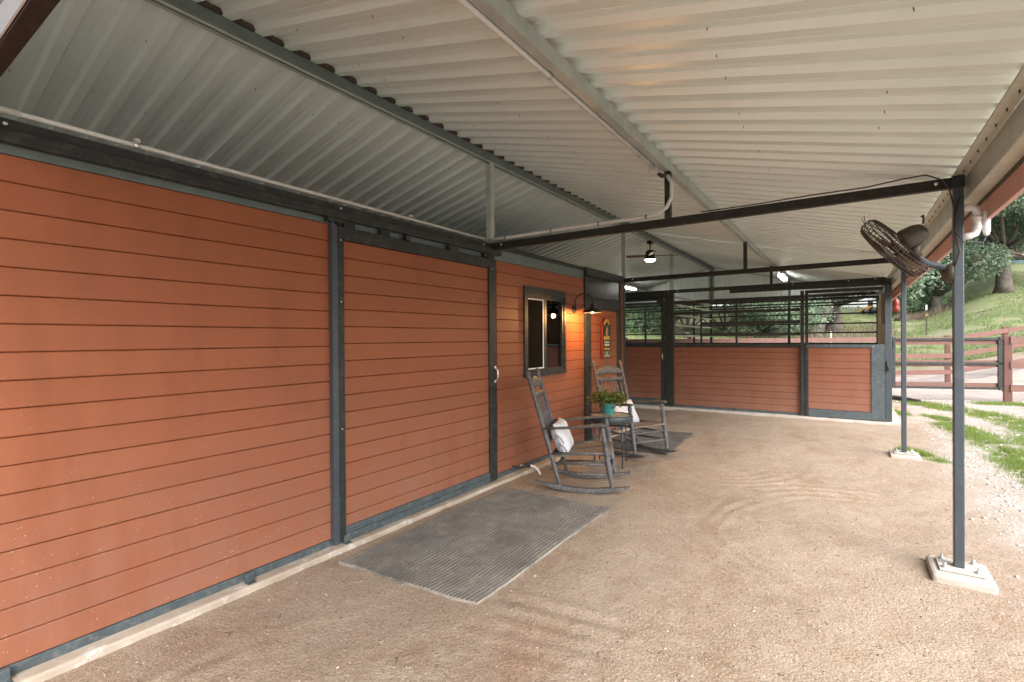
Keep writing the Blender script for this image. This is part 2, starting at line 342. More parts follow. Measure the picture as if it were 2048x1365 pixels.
# ------------------------------------------------------------------ terrain
W, Y0, Y1, Y2, Y3, Y4, XR = -3.169, .40, 4.236, 8.04, 11.02, 14.69, .582
GZ = .05
def sstep(a, b, x):
    t = min(1, max(0, (x-a)/(b-a))); return t*t*(3-2*t)
def H(x, y):
    d = -.5646*x+.8254*y; r = .8254*x+.5646*y
    q = r/max(d, 1)
    s = .16+.15*sstep(.80, 1.02, q)
    t = max(0, d-19.5); t = t*t/(t+2.2)
    lim = 29; 
    if t > lim: t = lim+(t-lim)*.1
    z = GZ+s*t
    z += .16*max(0, r-15.0)*sstep(13.5, 17, d)*(1-sstep(24, 32, d))
    if d > 20: z += .35*noise.noise(Vector((x*.12, y*.12, 0)))*sstep(20, 30, d)
    if d < 8 and y > .5:
        for cx_, cy_, r0, r1, a0 in ((-.9, .9, 1.0, 1.9, .2), (.3, 4.6, 1.0, 1.7, 1.9), (-1.6, 6.8, .8, 1.5, 3.0)):
            rr = math.hypot(x-cx_, y-cy_)+.12*noise.noise(Vector((x*1.3, y*1.3, a0)))
            if r0 < rr < r1: z += .0055*math.sin((rr-r0)*2*PI/.145)*sstep(0, .2, rr-r0)*sstep(0, .2, r1-rr)*max(0, noise.noise(Vector((x*1.1, y*1.1, a0*3)))*2.2+.35)
        z += .007*noise.noise(Vector((x*2.2, y*2.2, 6)))+.0035*noise.noise(Vector((x*11, y*11, 8)))
    for py in (4.24, 8.04): z += .018*math.exp(-((x-.6)**2+(y-py)**2)/.25)
    if d < 26: z += .012*noise.noise(Vector((x*.9, y*.9, 3)))+.004*noise.noise(Vector((x*4, y*4, 3)))
    return z
def axis(parts):
    out = []
    for a, b, st in parts:
        k = max(1, int(round((b-a)/st))); out += [a+(b-a)*i/k for i in range(k)]
    out.append(parts[-1][1]); return out
gx = axis([(-180, -60, 12), (-60, -16, 3), (-16, -3.2, 1.6), (-3.2, 2.2, .035), (2.2, 7, .15), (7, 30, .8), (30, 70, 3), (70, 200, 13)])
gy = axis([(-60, -6, 9), (-6, .3, .7), (.3, 6.5, .035), (6.5, 11, .07), (11, 24, .2), (24, 60, .8), (60, 110, 5), (110, 300, 19)])
strips = [([(1.18, 15.0), (1.6, 14.2), (2.1, 13.6), (2.45, 12.6), (2.5, 11.2), (2.2, 9.6)], .3), ([(1.45, 11.6), (1.62, 10.6), (1.72, 9.4), (1.75, 8.3), (1.78, 7.4), (1.8, 6.4), (1.85, 5.2)], .22),
          ([(1.3, 12.6), (1.5, 12.0)], .12), ([(.62, 8.6), (.8, 8.3), (.95, 8.0)], .09), ([(.78, 12.9), (.9, 12.4)], .12), ([(2.5, 15.4), (3.4, 15.6), (4.6, 15.2)], .25), ([(3.2, 14), (4.2, 13), (4.6, 12)], .2)]
def segdist(p, poly):
    best = 9
    for a, b in zip(poly, poly[1:]):
        ax, ay = a; bx, by = b; dx, dy = bx-ax, by-ay; t = max(0, min(1, ((p[0]-ax)*dx+(p[1]-ay)*dy)/(dx*dx+dy*dy)))
        best = min(best, math.hypot(p[0]-ax-dx*t, p[1]-ay-dy*t))
    return best
def gmask(x, y):
    g = 0
    d = -.5646*x+.8254*y
    if x > .5 and 5 < y < 17:
        for poly, wd in strips:
            dd = segdist((x, y), poly); g = max(g, 1-sstep(wd*.7, wd*1.5, dd+.12*noise.noise(Vector((x*3, y*3, 0)))))
    g = max(g, sstep(19.2, 20.5, d+.8*noise.noise(Vector((x*.5, y*.5, 5)))))
    if d < 18 and x < -7: g = .7
    grav = sstep(.7, 1.35, x+.25*noise.noise(Vector((x*1.5, y*1.5, 1))))*(1-sstep(17, 19, y))
    drv = sstep(15.2, 15.7, y+.1*x)*(1-sstep(18.2, 19.2, d))*sstep(-.5, .5, x)
    return g, grav*.9, drv
V = []; A = []
for y in gy:
    for x in gx:
        z = H(x, y)
        if x < -3.1 and y < 15 and x > -7: z = 0.02
        V.append((x, y, z)); g = gmask(x, y); A.append((*g, 1))
nx = len(gx); V = np.array(V); A = np.array(A)
ii, jj = np.meshgrid(np.arange(nx-1), np.arange(len(gy)-1)); a = (jj*nx+ii).ravel()
Fq = np.stack([a, a+1, a+nx+1, a+nx], 1)
g = np_mesh('ground', V, Fq, M['ground'], 4, A); g.data.polygons.foreach_set('use_smooth', [True]*len(Fq)); g['kind'] = 'structure'
g['label'] = 'sandy ground running out to gravel, drive and grassy hill'

def ico(r):
    t = (1+5**.5)/2; v = np.array([(-1,t,0),(1,t,0),(-1,-t,0),(1,-t,0),(0,-1,t),(0,1,t),(0,-1,-t),(0,1,-t),(t,0,-1),(t,0,1),(-t,0,-1),(-t,0,1)], float); v /= np.linalg.norm(v[0])
    f = np.array([(0,11,5),(0,5,1),(0,1,7),(0,7,10),(0,10,11),(1,5,9),(5,11,4),(11,10,2),(10,7,6),(7,1,8),(3,9,4),(3,4,2),(3,2,6),(3,6,8),(3,8,9),(4,9,5),(2,4,11),(6,2,10),(8,6,7),(9,8,1)]); return v*r, f
def scatter_stones(name, n, fn, rmin, rmax, mat, label):
    v0, f0 = ico(1); vs = []; fs = []; k = 0
    while k < n:
        x, y = fn(); r = rmin+(rmax-rmin)*RNG.random()**4
        s = r*(np.array([1, 1, .55])*(.7+.6*RNG.random(3))); a = RNG.random()*6.28; c, sn = math.cos(a), math.sin(a)
        p = v0*(.8+.4*RNG.random((12, 1)))*s; p = np.stack([p[:, 0]*c-p[:, 1]*sn, p[:, 0]*sn+p[:, 1]*c, p[:, 2]], 1)+np.array([x, y, H(x, y)+s[2]*.25]); vs.append(p); fs.append(f0+12*k); k += 1
    o = np_mesh(name, np.concatenate(vs), np.concatenate(fs), mat, 3); o['kind'] = 'stuff'; o['label'] = label; return o
def f_in():
    while True:
        y = .6+9.5*RNG.random()**1.3; x = -3.0+3.9*RNG.random()
        if x > -2.98: return x, y
scatter_stones('pebbles', 16000, f_in, .0018, .0085, M['pebble'], 'small tan pebbles and grit on the packed sand')
def f_twig():
    x, y = f_in(); return x, y
m = MB()
for _ in range(260):
    x, y = f_in(); a = random.random()*6.28; L = random.uniform(.01, .05)*(1 if random.random() < .93 else 2); zz = H(x, y)+.003; c, s_ = math.cos(a)*L/2, math.sin(a)*L/2
    m.tube([(x-c, y-s_, zz), (x+s_*.15, y-c*.15, zz+.003), (x+c, y+s_, zz)], random.uniform(.0008, .002), 4)
tw = m.build('twigs', M['twig']); tw['kind'] = 'stuff'; tw['label'] = 'bits of twig and bark lying on the sandy ground'
def f_out():
    while True:
        x = .75+3.6*RNG.random(); y = 3.2+13*RNG.random()
        if RNG.random() < sstep(.7, 1.5, x): return x, y
scatter_stones('gravel', 13000, f_out, .006, .022, M['gravel'], 'loose pale gravel beside the barn')
def blades(name, n, fn, h0, h1, wdt, mat, label, cat=None, zf=H):
    P = []; 
    for _ in range(n): P.append(fn())
    P = np.array(P); n = len(P); z = np.array([zf(x, y) for x, y in P]); a = RNG.random(n)*6.28; h = h0+(h1-h0)*RNG.random(n)**1.5; ln = (RNG.random((n, 2))-.5)*1.1*h[:, None]
    dx = np.stack([np.cos(a), np.sin(a)], 1)*wdt/2
    v = np.zeros((n, 3, 3)); v[:, 0, :2] = P-dx; v[:, 1, :2] = P+dx; v[:, 2, :2] = P+ln; v[:, 0, 2] = v[:, 1, 2] = z-.003; v[:, 2, 2] = z+h
    o = np_mesh(name, v.reshape(-1, 3), np.arange(3*n).reshape(n, 3), mat, 3); o['kind'] = 'stuff'; o['label'] = label; return o
def f_strip():
    while True:
        poly, wd = strips[RNG.choice(len(strips), p=[.3, .4, .04, .04, .03, .11, .08])]
        k = RNG.integers(len(poly)-1); t = RNG.random(); x = poly[k][0]*(1-t)+poly[k+1][0]*t+RNG.normal()*wd*.62; y = poly[k][1]*(1-t)+poly[k+1][1]*t+RNG.normal()*wd*.62
        if noise.noise(Vector((x*5, y*5, 2)))+noise.noise(Vector((x*1.6, y*1.6, 9)))*.8 > -.25: return x, y
blades('grass', 52000, f_strip, .02, .075, .006, M['grass'], 'bright green grass growing in strips through the gravel')
def f_sparse():
    x, y = f_out(); return x, y
blades('grass', 2500, f_sparse, .012, .04, .005, M['grass'], 'sparse green sprouts scattered over the gravel')
def f_hill():
    while True:
        d = 19.8+26*RNG.random()**1.3; q = .2+1.0*RNG.random(); r = q*d; x = -.5646*d+.8254*r; y = .8254*d+.5646*r
        if noise.noise(Vector((x*.45, y*.45, 7)))+.5*noise.noise(Vector((x*1.7, y*1.7, 7))) > -.15: return x, y
blades('hill_grass', 90000, f_hill, .04, .2, .03, M['hillgrass'], 'green and straw coloured tufts covering the hillside')

# ------------------------------------------------------------------ slab
s = MB().box(-3.07, -3.30, -3.5, 8.1, -.1, .09); o = s.build('concrete_slab', M['concrete'], bevel=.012); o['kind'] = 'structure'; o['label'] = 'raised concrete footing strip along the clad wall'
s = MB().box(-6.95, -3.302, -3.5, 8.1, -.1, .088); o = s.build('concrete_floor', M['concrete']); o['kind'] = 'structure'; o['label'] = 'concrete floor inside the clad building'
s = MB().box(-6.95, .78, 10.86, 14.8, -.1, .09); o = s.build('concrete_slab', M['pad'], bevel=.012); o['kind'] = 'structure'; o['label'] = 'concrete slab under the horse stalls'

# ------------------------------------------------------------------ boards
_bc = {}
def board_mesh(axis, L, h, t=.03, c=.0045):
    k = (axis, round(L, 4), round(h, 4), t)
    if k in _bc: return _bc[k]
    poly = [(0, 0), (t-c, 0), (t, c), (t, h-c), (t-c, h), (0, h)]
    fn = (lambda a, b, e: (a-t, e, b)) if axis == 'y' else (lambda a, b, e: (e, -(a-t), b))
    _bc[k] = MB().prism(poly, (0, L), fn).mesh('board'); return _bc[k]
def board(parent, axis, face, a0, a1, z0, z1, mat, name='board'):
    o = bpy.data.objects.new(name, board_mesh(axis, a1-a0, z1-z0)); COL.objects.link(o); o.parent = parent
    off = Vector((0, 0, 0)); r = parent
    while r is not None: off = off+r.location; r = r.parent
    j = random.uniform(-.0015, .0015)
    p = Vector((face+j, a0, z0)) if axis == 'y' else Vector((a0, face-j, z0)); o.location = p-off
    if not o.data.materials: o.data.materials.append(mat)
    return o
def boards(parent, axis, face, a0, a1, zs, ztop, mat, pitch=.13, hole=None):
    z = zs
    while z < ztop-.02:
        z1 = min(z+pitch-.003, ztop); segs = [(a0, a1)]
        if hole and z1 > hole[2] and z < hole[3]:
            if z < hole[2]-.03 or z1 > hole[3]+.03: pass
            segs = [(a0, hole[0]), (hole[1], a1)]
        for q0, q1 in segs:
            if q1-q0 > .02: board(parent, axis, face, q0, q1, z, z1, mat)
        z += pitch

# ------------------------------------------------------------------ clad wall of the tack rooms
wall = thing('barn_wall', 'long rust red board clad barn wall with black steel trim under the canopy', 'wall', (W, 4.2, .09))
boards(wall, 'y', W, -3.4, 2.24, .14, 2.473, M['red_y'])
boards(wall, 'y', W, 4.34, 6.478, .14, 2.473, M['red_y'], hole=(4.93, 5.86, 1.19, 2.2))
boards(wall, 'y', W, 7.885, 7.985, .14, 2.55, M['red_y'])
MB().box(W-.05, W-.033, -3.4, 2.35, .1, 2.6).box(W-.05, W-.033, 4.2, 4.92, .1, 2.6).box(W-.05, W-.033, 5.87, 6.6, .1, 2.6).box(W-.05, W-.033, 4.92, 5.87, .1, 1.18).box(W-.05, W-.033, 4.92, 5.87, 2.21, 2.6).box(W-.05, W-.033, 7.8, 8.0, .1, 2.6).box(W-.05, W-.033, 2.35, 4.2, .1, 2.6).build('backing', M['dark'], wall)
MB().box(W-.03, W+.006, -3.4, 2.26, .088, .138).build('sill_channel', M['dusty_steel'], wall, bevel=.003)
MB().box(W-.03, W+.006, 4.33, 6.48, .088, .138).build('sill_channel', M['dusty_steel'], wall, bevel=.003)
MB().box(W-.03, W+.004, -3.4, 2.25, 2.474, 2.522).build('head_strip', M['galv_green'], wall)
MB().box(W-.03, W+.004, 4.33, 6.48, 2.474, 2.592).build('head_strip', M['galv_green'], wall)
MB().box(W-.03, W+.004, 2.25, 4.33, 2.474, 2.522).build('head_strip', M['galv_green'], wall)
MB().box(W-.03, W+.03, -3.4, 4.33, 2.576, 2.628).build('header_beam', M['steel'], wall, bevel=.004)
MB().box(W-.03, W+.02, 4.33, 6.48, 2.592, 2.642).build('header_beam', M['steel'], wall, bevel=.004)
tr = MB().box(W+.0, W+.062, -3.4, 4.36, 2.515, 2.574).build('door_track', M['steel'], wall, bevel=.006)
for y in (2.29, 3.0, 3.55, 4.1): MB().box(W+.012, W+.045, y-.03, y+.03, 2.47, 2.512).build('track_bracket', M['steel'], wall)
MB().box(W-.04, W+.045, 2.242, 2.288, .1, 2.488).build('door_guide_post', M['steel_post'], wall, bevel=.003)
MB().box(W-.01, W+.055, 2.20, 2.36, 2.485, 2.514).build('track_bracket', M['steel'], wall)
# bottom roller guides
for y in (1.62, .52, 2.345): MB().box(W+.02, W+.05, y-.024, y+.024, .09, .148).box(W+.02, W+.08, y-.028, y+.028, .088, .094).build('floor_guide', M['dusty_steel'], wall, bevel=.003)
# corner posts
MB().box(W-.07, W+.006, Y2-.05, Y2+.05, .09, 2.66).build('corner_post', M['steel'], wall, bevel=.004)
MB().box(-3.24, -3.19, .355, .418, .09, 2.6).build('corner_post', M['steel'], wall, bevel=.004)
MB().box(W-.02, W+.02, .33, .47, .088, .15).build('post_shoe', M['dusty_steel'], wall, bevel=.005)
# round screw caps in the header
for y in (.55, 2.33, 4.08, 6.53): 
    MB().lathe((W+.031 if y < 4.3 else W+.021, y, 2.602), [(0, .004), (.008, .003), (.009, 0)], (1, 0, 0), 10).build('screw', M['bright'], wall)
# other three sides of the building
boards(wall, 'x', -3.4, -6.9, -3.25, .14, 2.6, M['red_x']); 
MB().box(-6.9, -3.24, 8.0, 8.03, .1, 2.6).build('end_wall', M['red_x'], wall)
MB().box(-6.95, -6.9, -3.4, 8.03, .1, 2.55).build('back_wall', M['dark'], wall)
MB().box(-6.9, -3.24, 4.30, 4.33, .09, 2.6).build('inner_wall', M['raw_y'], wall)
MB().box(-6.9, -3.26, 4.34, 7.98, 2.44, 2.47).build('room_ceiling', M['dark'], wall)
# sliding door
sd_ = MB().box(W+.012, W+.045, 2.290, 2.342, .1, 2.462).build('sliding_door', M['steel'], wall, bevel=.003)
MB().box(W+.012, W+.045, 4.150, 4.272, .1, 2.462).build('door_stile', M['steel'], sd_, bevel=.003)
MB().box(W+.012, W+.0445, 2.343, 4.149, 2.365, 2.462).build('door_rail', M['steel'], sd_, bevel=.003)
MB().box(W+.012, W+.0445, 2.343, 4.149, .1, .152).build('door_rail', M['dusty_steel'], sd_, bevel=.004)
MB().box(W+.012, W+.0425, 2.343, 4.149, .154, .206).build('door_rail', M['dusty_steel'], sd_, bevel=.004)
boards(sd_, 'y', W+.025, 2.343, 4.149, .162, 2.364, M['red_y'], pitch=.1297)
for y in (2.4, 2.75, 3.6, 4.2): MB().box(W+.015, W+.04, y-.05, y+.05, 2.463, 2.514).build('door_hanger', M['steel'], sd_)
hp = [(W+.046, 4.243, 1.30), (W+.066, 4.243, 1.295), (W+.082, 4.243, 1.27), (W+.082, 4.243, 1.20), (W+.066, 4.243, 1.175), (W+.046, 4.243, 1.17)]
MB().tube(hp, .008, 8).lathe((W+.046, 4.243, 1.31), [(.016, 0), (.016, .006), (0, .008)], (1, 0, 0), 12).lathe((W+.046, 4.243, 1.16), [(.016, 0), (.016, .006), (0, .008)], (1, 0, 0), 12).build('door_handle', M['bright'], sd_)
for y, z in ((2.315, 2.36), (4.2, 2.36), (2.315, 1.9), (2.315, .95)): MB().lathe((W+.0455, y, z), [(.006, 0), (.004, .003), (0, .004)], (1, 0, 0), 8).build('screw', M['bright'], sd_)
# window
fr = MB().box(W-.01, W+.022, 4.872, 4.935, 1.148, 2.243).box(W-.01, W+.022, 5.855, 5.905, 1.148, 2.243).box(W-.01, W+.0225, 4.936, 5.854, 2.145, 2.243).box(W-.01, W+.0225, 4.936, 5.854, 1.148, 1.205)
wn = fr.build('window', M['steel'], wall, bevel=.003)
MB().box(W-.06, W+.008, 4.936, 4.965, 1.206, 2.144).box(W-.06, W+.008, 5.815, 5.854, 1.206, 2.144).box(W-.06, W+.008, 4.966, 5.814, 2.105, 2.144).box(W-.06, W+.008, 4.966, 5.814, 1.206, 1.24).box(W-.05, W+.0, 5.36, 5.415, 1.241, 2.104).build('sash', M['steel'], wn)
MB().box(W-.012, W-.004, 4.967, 5.334, 2.09, 2.103).box(W-.012, W-.004, 4.967, 5.334, 1.242, 1.256).box(W-.012, W-.004, 5.335, 5.352, 1.242, 2.103).build('screen_frame', M['white'], wn)
MB().box(W-.02, W-.016, 4.967, 5.345, 1.257, 2.089).build('insect_screen', M['screen'], wn)
MB().box(W-.026, W-.022, 5.416, 5.814, 1.241, 2.104).build('pane', M['glass'], wn)
# entry door with transom
ed = MB().box(W-.01, W+.026, 6.482, 6.56, .1, 2.53).box(W-.01, W+.026, 7.80, 7.882, .1, 2.53).build('entry_door', M['steel'], wall, bevel=.004)
MB().box(W-.01, W+.05, 6.482, 7.90, 2.532, 2.648).build('door_head', M['steel'], ed, bevel=.004)
MB().box(W-.01, W+.012, 6.561, 7.799, 2.235, 2.53).build('transom_panel', simple('satin_dark_panel', (.05, .05, .042), .22, .3, .1, 3, 0), ed)
MB().box(W-.01, W+.02, 6.561, 7.799, 2.195, 2.233).build('transom_rail', M['steel'], ed, bevel=.004)
MB().box(W-.01, W+.016, 6.561, 7.799, 2.05, 2.193).build('door_rail', M['steel'], ed, bevel=.004)
MB().box(W-.01, W+.016, 6.561, 6.70, .12, 2.048).build('door_stile', M['steel'], ed, bevel=.004)
MB().box(W-.01, W+.016, 7.70, 7.799, .12, 2.048).build('door_stile', M['steel'], ed, bevel=.004)
boards(ed, 'y', W, 6.702, 7.698, .14, 2.048, M['red_y'])
MB().lathe((W+.017, 6.63, 1.2), [(.028, 0), (.028, .008), (.012, .012), (.012, .05), (0, .052)], (1, 0, 0), 14).tube([(W+.06, 6.63, 1.2), (W+.066, 6.68, 1.2), (W+.064, 6.75, 1.196)], [.01, .009, .007], 8).build('lever_handle', M['black'], ed)

# ------------------------------------------------------------------ roof
SL = .252
def zr(x): return 3.60-SL*abs(x-W)
roof = thing('canopy_roof', 'white corrugated steel gable canopy roof on galvanised purlins', 'roof', (W, 7, 3.6))
def sheet(side, y0, y1):
    pitch = .197; n = int(round((y1-y0)/pitch)); x_out = .60 if side > 0 else -7.0
    prof = []
    for k in range(n):
        b = y0+k*pitch; prof += [(b, 0), (b+.056, 0), (b+.074, .034), (b+.125, .034), (b+.128, .030), (b+.131, .034), (b+.179, .034)]
    prof.append((y0+n*pitch, 0))
    m = MB(); xs = [W+side*.004, (W+x_out)/2, x_out]; 
    for x in xs:
        for y, h in prof: m.v.append((x, y, zr(x)+h+(.0015*random.random())))
    k = len(prof)
    for i in range(2):
        for j in range(k-1): m.f.append((i*k+j, i*k+j+1, (i+1)*k+j+1, (i+1)*k+j)); m.sm.append(False)
    return m
y = .31-.197*6  # starts with an unseen near overhang, added length shades the near-left wall
NR = 5
while y < 14.9:
    for side in (1, -1): sheet(side, y, y+.197*NR).build('roof_sheet', M['roof'], roof, solid=.0015)
    y += .197*NR
def cee(parent, x, z0, z1, y0, y1, wdt, mat, name, lip=.02, open_side=1):
    """C-channel along Y: web at x, flanges to x+open_side*wdt"""
    t = .004; s = open_side; m = MB()
    def b(xa, xb, za, zb): m.box(min(xa, xb), max(xa, xb), y0, y1, za, zb)
    b(x, x+s*t, z0, z1); b(x+s*t, x+s*wdt, z0, z0+t); b(x+s*t, x+s*wdt, z1-t, z1); b(x+s*(wdt-t), x+s*wdt, z0+t, z0+lip)
    return m.build(name, mat, parent)
MB().box(W-.032, W+.032, -.85, 14.75, 3.505, 3.592).build('ridge_beam', M['galv_green'], roof, bevel=.006)
MB().box(W-.030, W-.018, -.85, 14.75, 3.493, 3.504).box(W+.018, W+.030, -.85, 14.75, 3.493, 3.504).build('ridge_flange', M['galv'], roof)
pz = zr(-1.27)
cee(roof, -1.252, pz-.088, pz-.004, -.85, 14.75, .05, M['galv'], 'purlin', open_side=-1)
pz2 = zr(-5.08); cee(roof, -5.085, pz2-.088, pz2-.004, -.85, 14.75, .05, M['galv'], 'purlin', open_side=1)
MB().box(W-.05, W+.05, -.85, 14.75, 3.594, 3.645).build('ridge_closure', M['dark'], roof)
MB().prism([(W-.2, 3.60), (W, 3.652), (W+.2, 3.60), (W+.2, 3.605), (W, 3.66), (W-.2, 3.605)], (-.86, 14.78), lambda a, b, e: (a, e, b)).build('ridge_cap', M['roof'], roof)
# eaves
for sx, nm in ((1, 'eave_beam'), (-1, 'eave_beam')):
    xe = W+sx*(.557-W)
    zt = 2.655
    m = MB(); 
    def bb(a, b_, z0, z1): m.box(min(a, b_), max(a, b_), -.87, 14.8, z0, z1)
    bb(xe, xe+sx*.004, 2.64, zt); bb(xe+sx*.004, xe+sx*.066, 2.64, 2.644)
    m.build('eave_plate', M['galv_pale'], roof)
    m = MB(); bb(xe+sx*.066, xe+sx*.07, 2.492, 2.639); m.build(nm, M['galv'], roof)
    m = MB(); bb(xe+sx*.0705, xe+sx*.148, 2.488, 2.492); m.build('eave_flange', M['galv_pale'], roof)
    m = MB(); bb(xe+sx*.1485, xe+sx*.156, 2.468, 2.65); m.build('eave_lip', M['rusty'], roof)
    m = MB(); bb(xe+sx*.157, xe+sx*.185, 2.345, 2.70); m.build('fascia_board', M['fascia'], roof, bevel=.004)
# screws on the eave plate
m = MB()
for k in range(72): m.lathe((.592, .5+k*.2, 2.64), [(.004, 0), (.003, -.012), (0, -.018)], (0, 0, 1), 6)
m.build('screws', M['wire'], roof, kind='stuff')
m = MB()
for k in range(66):
    for fr_ in (.12, .3, .5, .72, .9):
        for side in (1, -1):
            if random.random() < .5:
                x = W+side*3.7*(fr_+random.uniform(-.01, .01)); yy = -.7+.197*k*1.2+.06+random.uniform(-.01, .01)
                if yy < 14.5: m.lathe((x, yy, zr(x)), [(.0024, 0), (.002, -.012), (0, -.016)], (random.uniform(-.2, .2), random.uniform(-.2, .2), 1), 5)
m.build('screw_tips', M['wire'], roof, kind='stuff')
# gable wall above the far end
m = MB(); prof = []; yy = Y4+.02
xx = -6.85
def gz(x): return zr(x)-.01
k = 0
while xx < .53:
    pw = .2
    for dx, dy in ((0, 0), (.11, 0), (.125, .025), (.185, .025)):
        prof.append((xx+dx, yy-dy))
    xx += pw
for x, y_ in prof: m.v.append((x, y_, 2.69)); m.v.append((x, y_, gz(x)))
for i in range(len(prof)-1): m.f.append((2*i, 2*i+2, 2*i+3, 2*i+1)); m.sm.append(False)
m.build('gable_cladding', M['roof'], roof, solid=.002)
for sx in (1, -1): MB().bar((W, Y4-.03, 3.585), (W+sx*3.6, Y4-.03, 3.585-.252*3.6), .03, .04).build('rake_trim', M['galv_pale'], roof)
# near rafter beam above the camera and cross beams
def cross_beam(y, label, z0=2.565, z1=2.633, x0=W, x1=XR+.02, king=True, mat=None):
    t = thing('cross_beam', label, 'beam', (W, y, z0), group='steel cross beams under the canopy')
    MB().box(x0, x1, y-.025, y+.025, z0, z1).build('beam', mat or M['beam_brown'], t, bevel=.004)
    MB().box(-1.295, -1.245, y-.022, y+.022, z1+.001, zr(-1.27)-.09).build('king_post', M['steel'], t)
    for x in (x0+.16, x1-.13): MB().lathe((x, y-.0255, (z0+z1)/2+.006), [(.011, 0), (.008, .003), (0, .004)], (0, -1, 0), 10).build('bolt', M['bright'], t)
    MB().box(W-.033, W+.033, y-.033, y+.033, z1-.02 if False else 2.65, 3.49).build('ridge_post', M['galv'], t, bevel=.003)
    return t
cross_beam(Y0+.005, 'weathered cross beam at the near end of the canopy, right above the viewer', mat=M['beam_brown'])
MB().box(W, XR+.02, Y0-.028, Y0-.0225, 2.572, 2.66).build('sky_sheen_strip', simple('sky_sheen_white', (.74, .8, .88), .25, .3, .04, 3, 0), roof)  # added pale strip: the sky's reflection on the beam front painted as colour
cross_beam(Y1, 'dark cross beam running to the post that carries the wall fan, wires along it')
cross_beam(Y2, 'second cross beam, between the clad wall corner and the far canopy post')
# ------------------------------------------------------------------ right posts with pads
def post(y, label):
    t = thing('steel_post', label, 'post', (XR, y, GZ), group='slate steel canopy posts')
    MB().box(XR-.026, XR+.026, y-.03, y+.03, .128, 2.64).build('post', M['steel_post'], t, bevel=.006)
    MB().box(XR-.148, XR+.16, y-.165, y+.185, -.1, .112).build('concrete_pad', M['pad'], t, bevel=.02)
    MB().box(XR-.105, XR+.115, y-.10, y+.12, .116, .128).build('base_plate', M['pad'], t, bevel=.002)
    for dx, dy in ((-.075, -.065), (.085, -.065), (-.075, .085), (.085, .085)):
        MB().lathe((XR+dx, y+dy, .128), [(.016, 0), (.016, .012), (.011, .013), (.007, .014), (.007, .032), (0, .032)], (0, 0, 1), 8).build('anchor_bolt', M['galv'], t)
    MB().box(XR-.031, XR+.031, y-.036, y+.036, 2.56, 2.638).build('post_cap', M['steel'], t, bevel=.003)
    return t
post(Y1, 'slate grey steel canopy post carrying the wall fan, on a bolted concrete pad')
post(Y2, 'thin slate grey canopy post before the stall corner, grass tuft at its pad')
post(Y0, 'slate grey steel canopy post at the near end beside the viewer')

# ------------------------------------------------------------------ stall block
st = thing('horse_stall', 'row of red board stall fronts with black steel grilles across the aisle end', 'horse stall', (-1.3, Y3, .09))
Rx = M['red_x']; S = M['steel']; D_ = M['dusty_steel']
MB().box(-6.9, .63, Y3-.03, Y3+.03, 2.60, 2.672).build('header_beam', S, st, bevel=.004)
MB().box(-2.03, .60, Y3-.075, Y3-.032, 2.525, 2.597).build('door_track', S, st, bevel=.004)
MB().box(-6.9, -3.42, Y3-.075, Y3-.032, 2.525, 2.597).build('door_track', S, st, bevel=.004)
MB().box(.532, .632, Y3-.05, Y3+.06, .1, 2.672).build('corner_post', M['steel_post'], st, bevel=.005)
MB().box(-3.392, -3.19, Y3-.05, Y3+.06, .1, 2.60).build('stall_post', S, st, bevel=.005)
MB().box(-6.95, -6.87, Y3-.05, Y3+.06, .1, 2.60).build('stall_post', S, st, bevel=.005)
MB().box(-3.27, -3.2, Y3-.03, Y3+.03, 2.674, 3.49).build('ridge_post', M['galv'], st)
for x in (-1.27,): MB().box(x-.025, x+.025, Y3-.022, Y3+.022, 2.674, zr(x)-.09).build('king_post', S, st)
# fixed panel
boards(st, 'x', Y3-.01, -3.188, -.775, .14, 1.405, Rx)
MB().box(-3.188, -.775, Y3-.02, Y3+.03, .092, .138).build('sill_channel', D_, st); MB().box(-3.188, -.775, Y3-.02, Y3+.03, 1.407, 1.457).build('top_rail', S, st, bevel=.003)
MB().box(-1.95, -1.9, Y3-.045, Y3-.022, .095, .17).build('floor_guide', D_, st)
for z in (2.143,): MB().box(-3.188, -.775, Y3-.02, Y3+.02, z-.03, z+.03).build('grille_bar', S, st)
for z in (1.91, 1.673): MB().box(-2.595, -.775, Y3-.02, Y3+.02, z-.032, z+.03).build('grille_bar', S, st)
MB().box(-3.188, -.775, Y3-.02, Y3+.02, 2.345, 2.412).build('grille_rail', S, st)
MB().box(-2.63, -2.596, Y3-.018, Y3+.018, 1.458, 2.112).build('grille_post', S, st)
MB().box(-1.93, -1.895, Y3-.0215, Y3+.0215, 1.458, 2.344).build('grille_post', S, st)
MB().box(-5.1, -3.393, Y3-.03, Y3+.03, 2.50, 2.598).build('header_beam', S, st)
# right door
d1 = MB().box(-.765, -.705, Y3-.072, Y3-.032, .105, 2.50).build('stall_door', S, st, bevel=.003)
MB().box(-.688, -.637, Y3-.0725, Y3-.0325, .105, 2.50).build('door_stile', S, d1, bevel=.003); MB().box(.335, .528, Y3-.072, Y3-.032, .105, 1.47).build('door_stile', D_, d1, bevel=.003)
MB().box(-.704, -.689, Y3-.06, Y3-.04, .105, 1.47).build('door_stile', S, d1)
MB().box(-.636, .334, Y3-.072, Y3-.032, 1.41, 1.47).build('door_rail', D_, d1, bevel=.003); MB().box(-.636, .334, Y3-.072, Y3-.032, .105, .24).build('door_rail', D_, d1, bevel=.003)
MB().box(-.636, .503, Y3-.072, Y3-.032, 2.445, 2.50).build('door_rail', S, d1, bevel=.003)
boards(d1, 'x', Y3-.055, -.636, .334, .245, 1.408, Rx)
MB().box(.552, .572, Y3-.075, Y3-.052, 1.0, 1.17).tube([(.56, Y3-.06, 1.16), (.56, Y3-.11, 1.15), (.575, Y3-.11, 1.02), (.575, Y3-.06, 1.0)], .008, 6).build('door_latch', M['black'], d1)
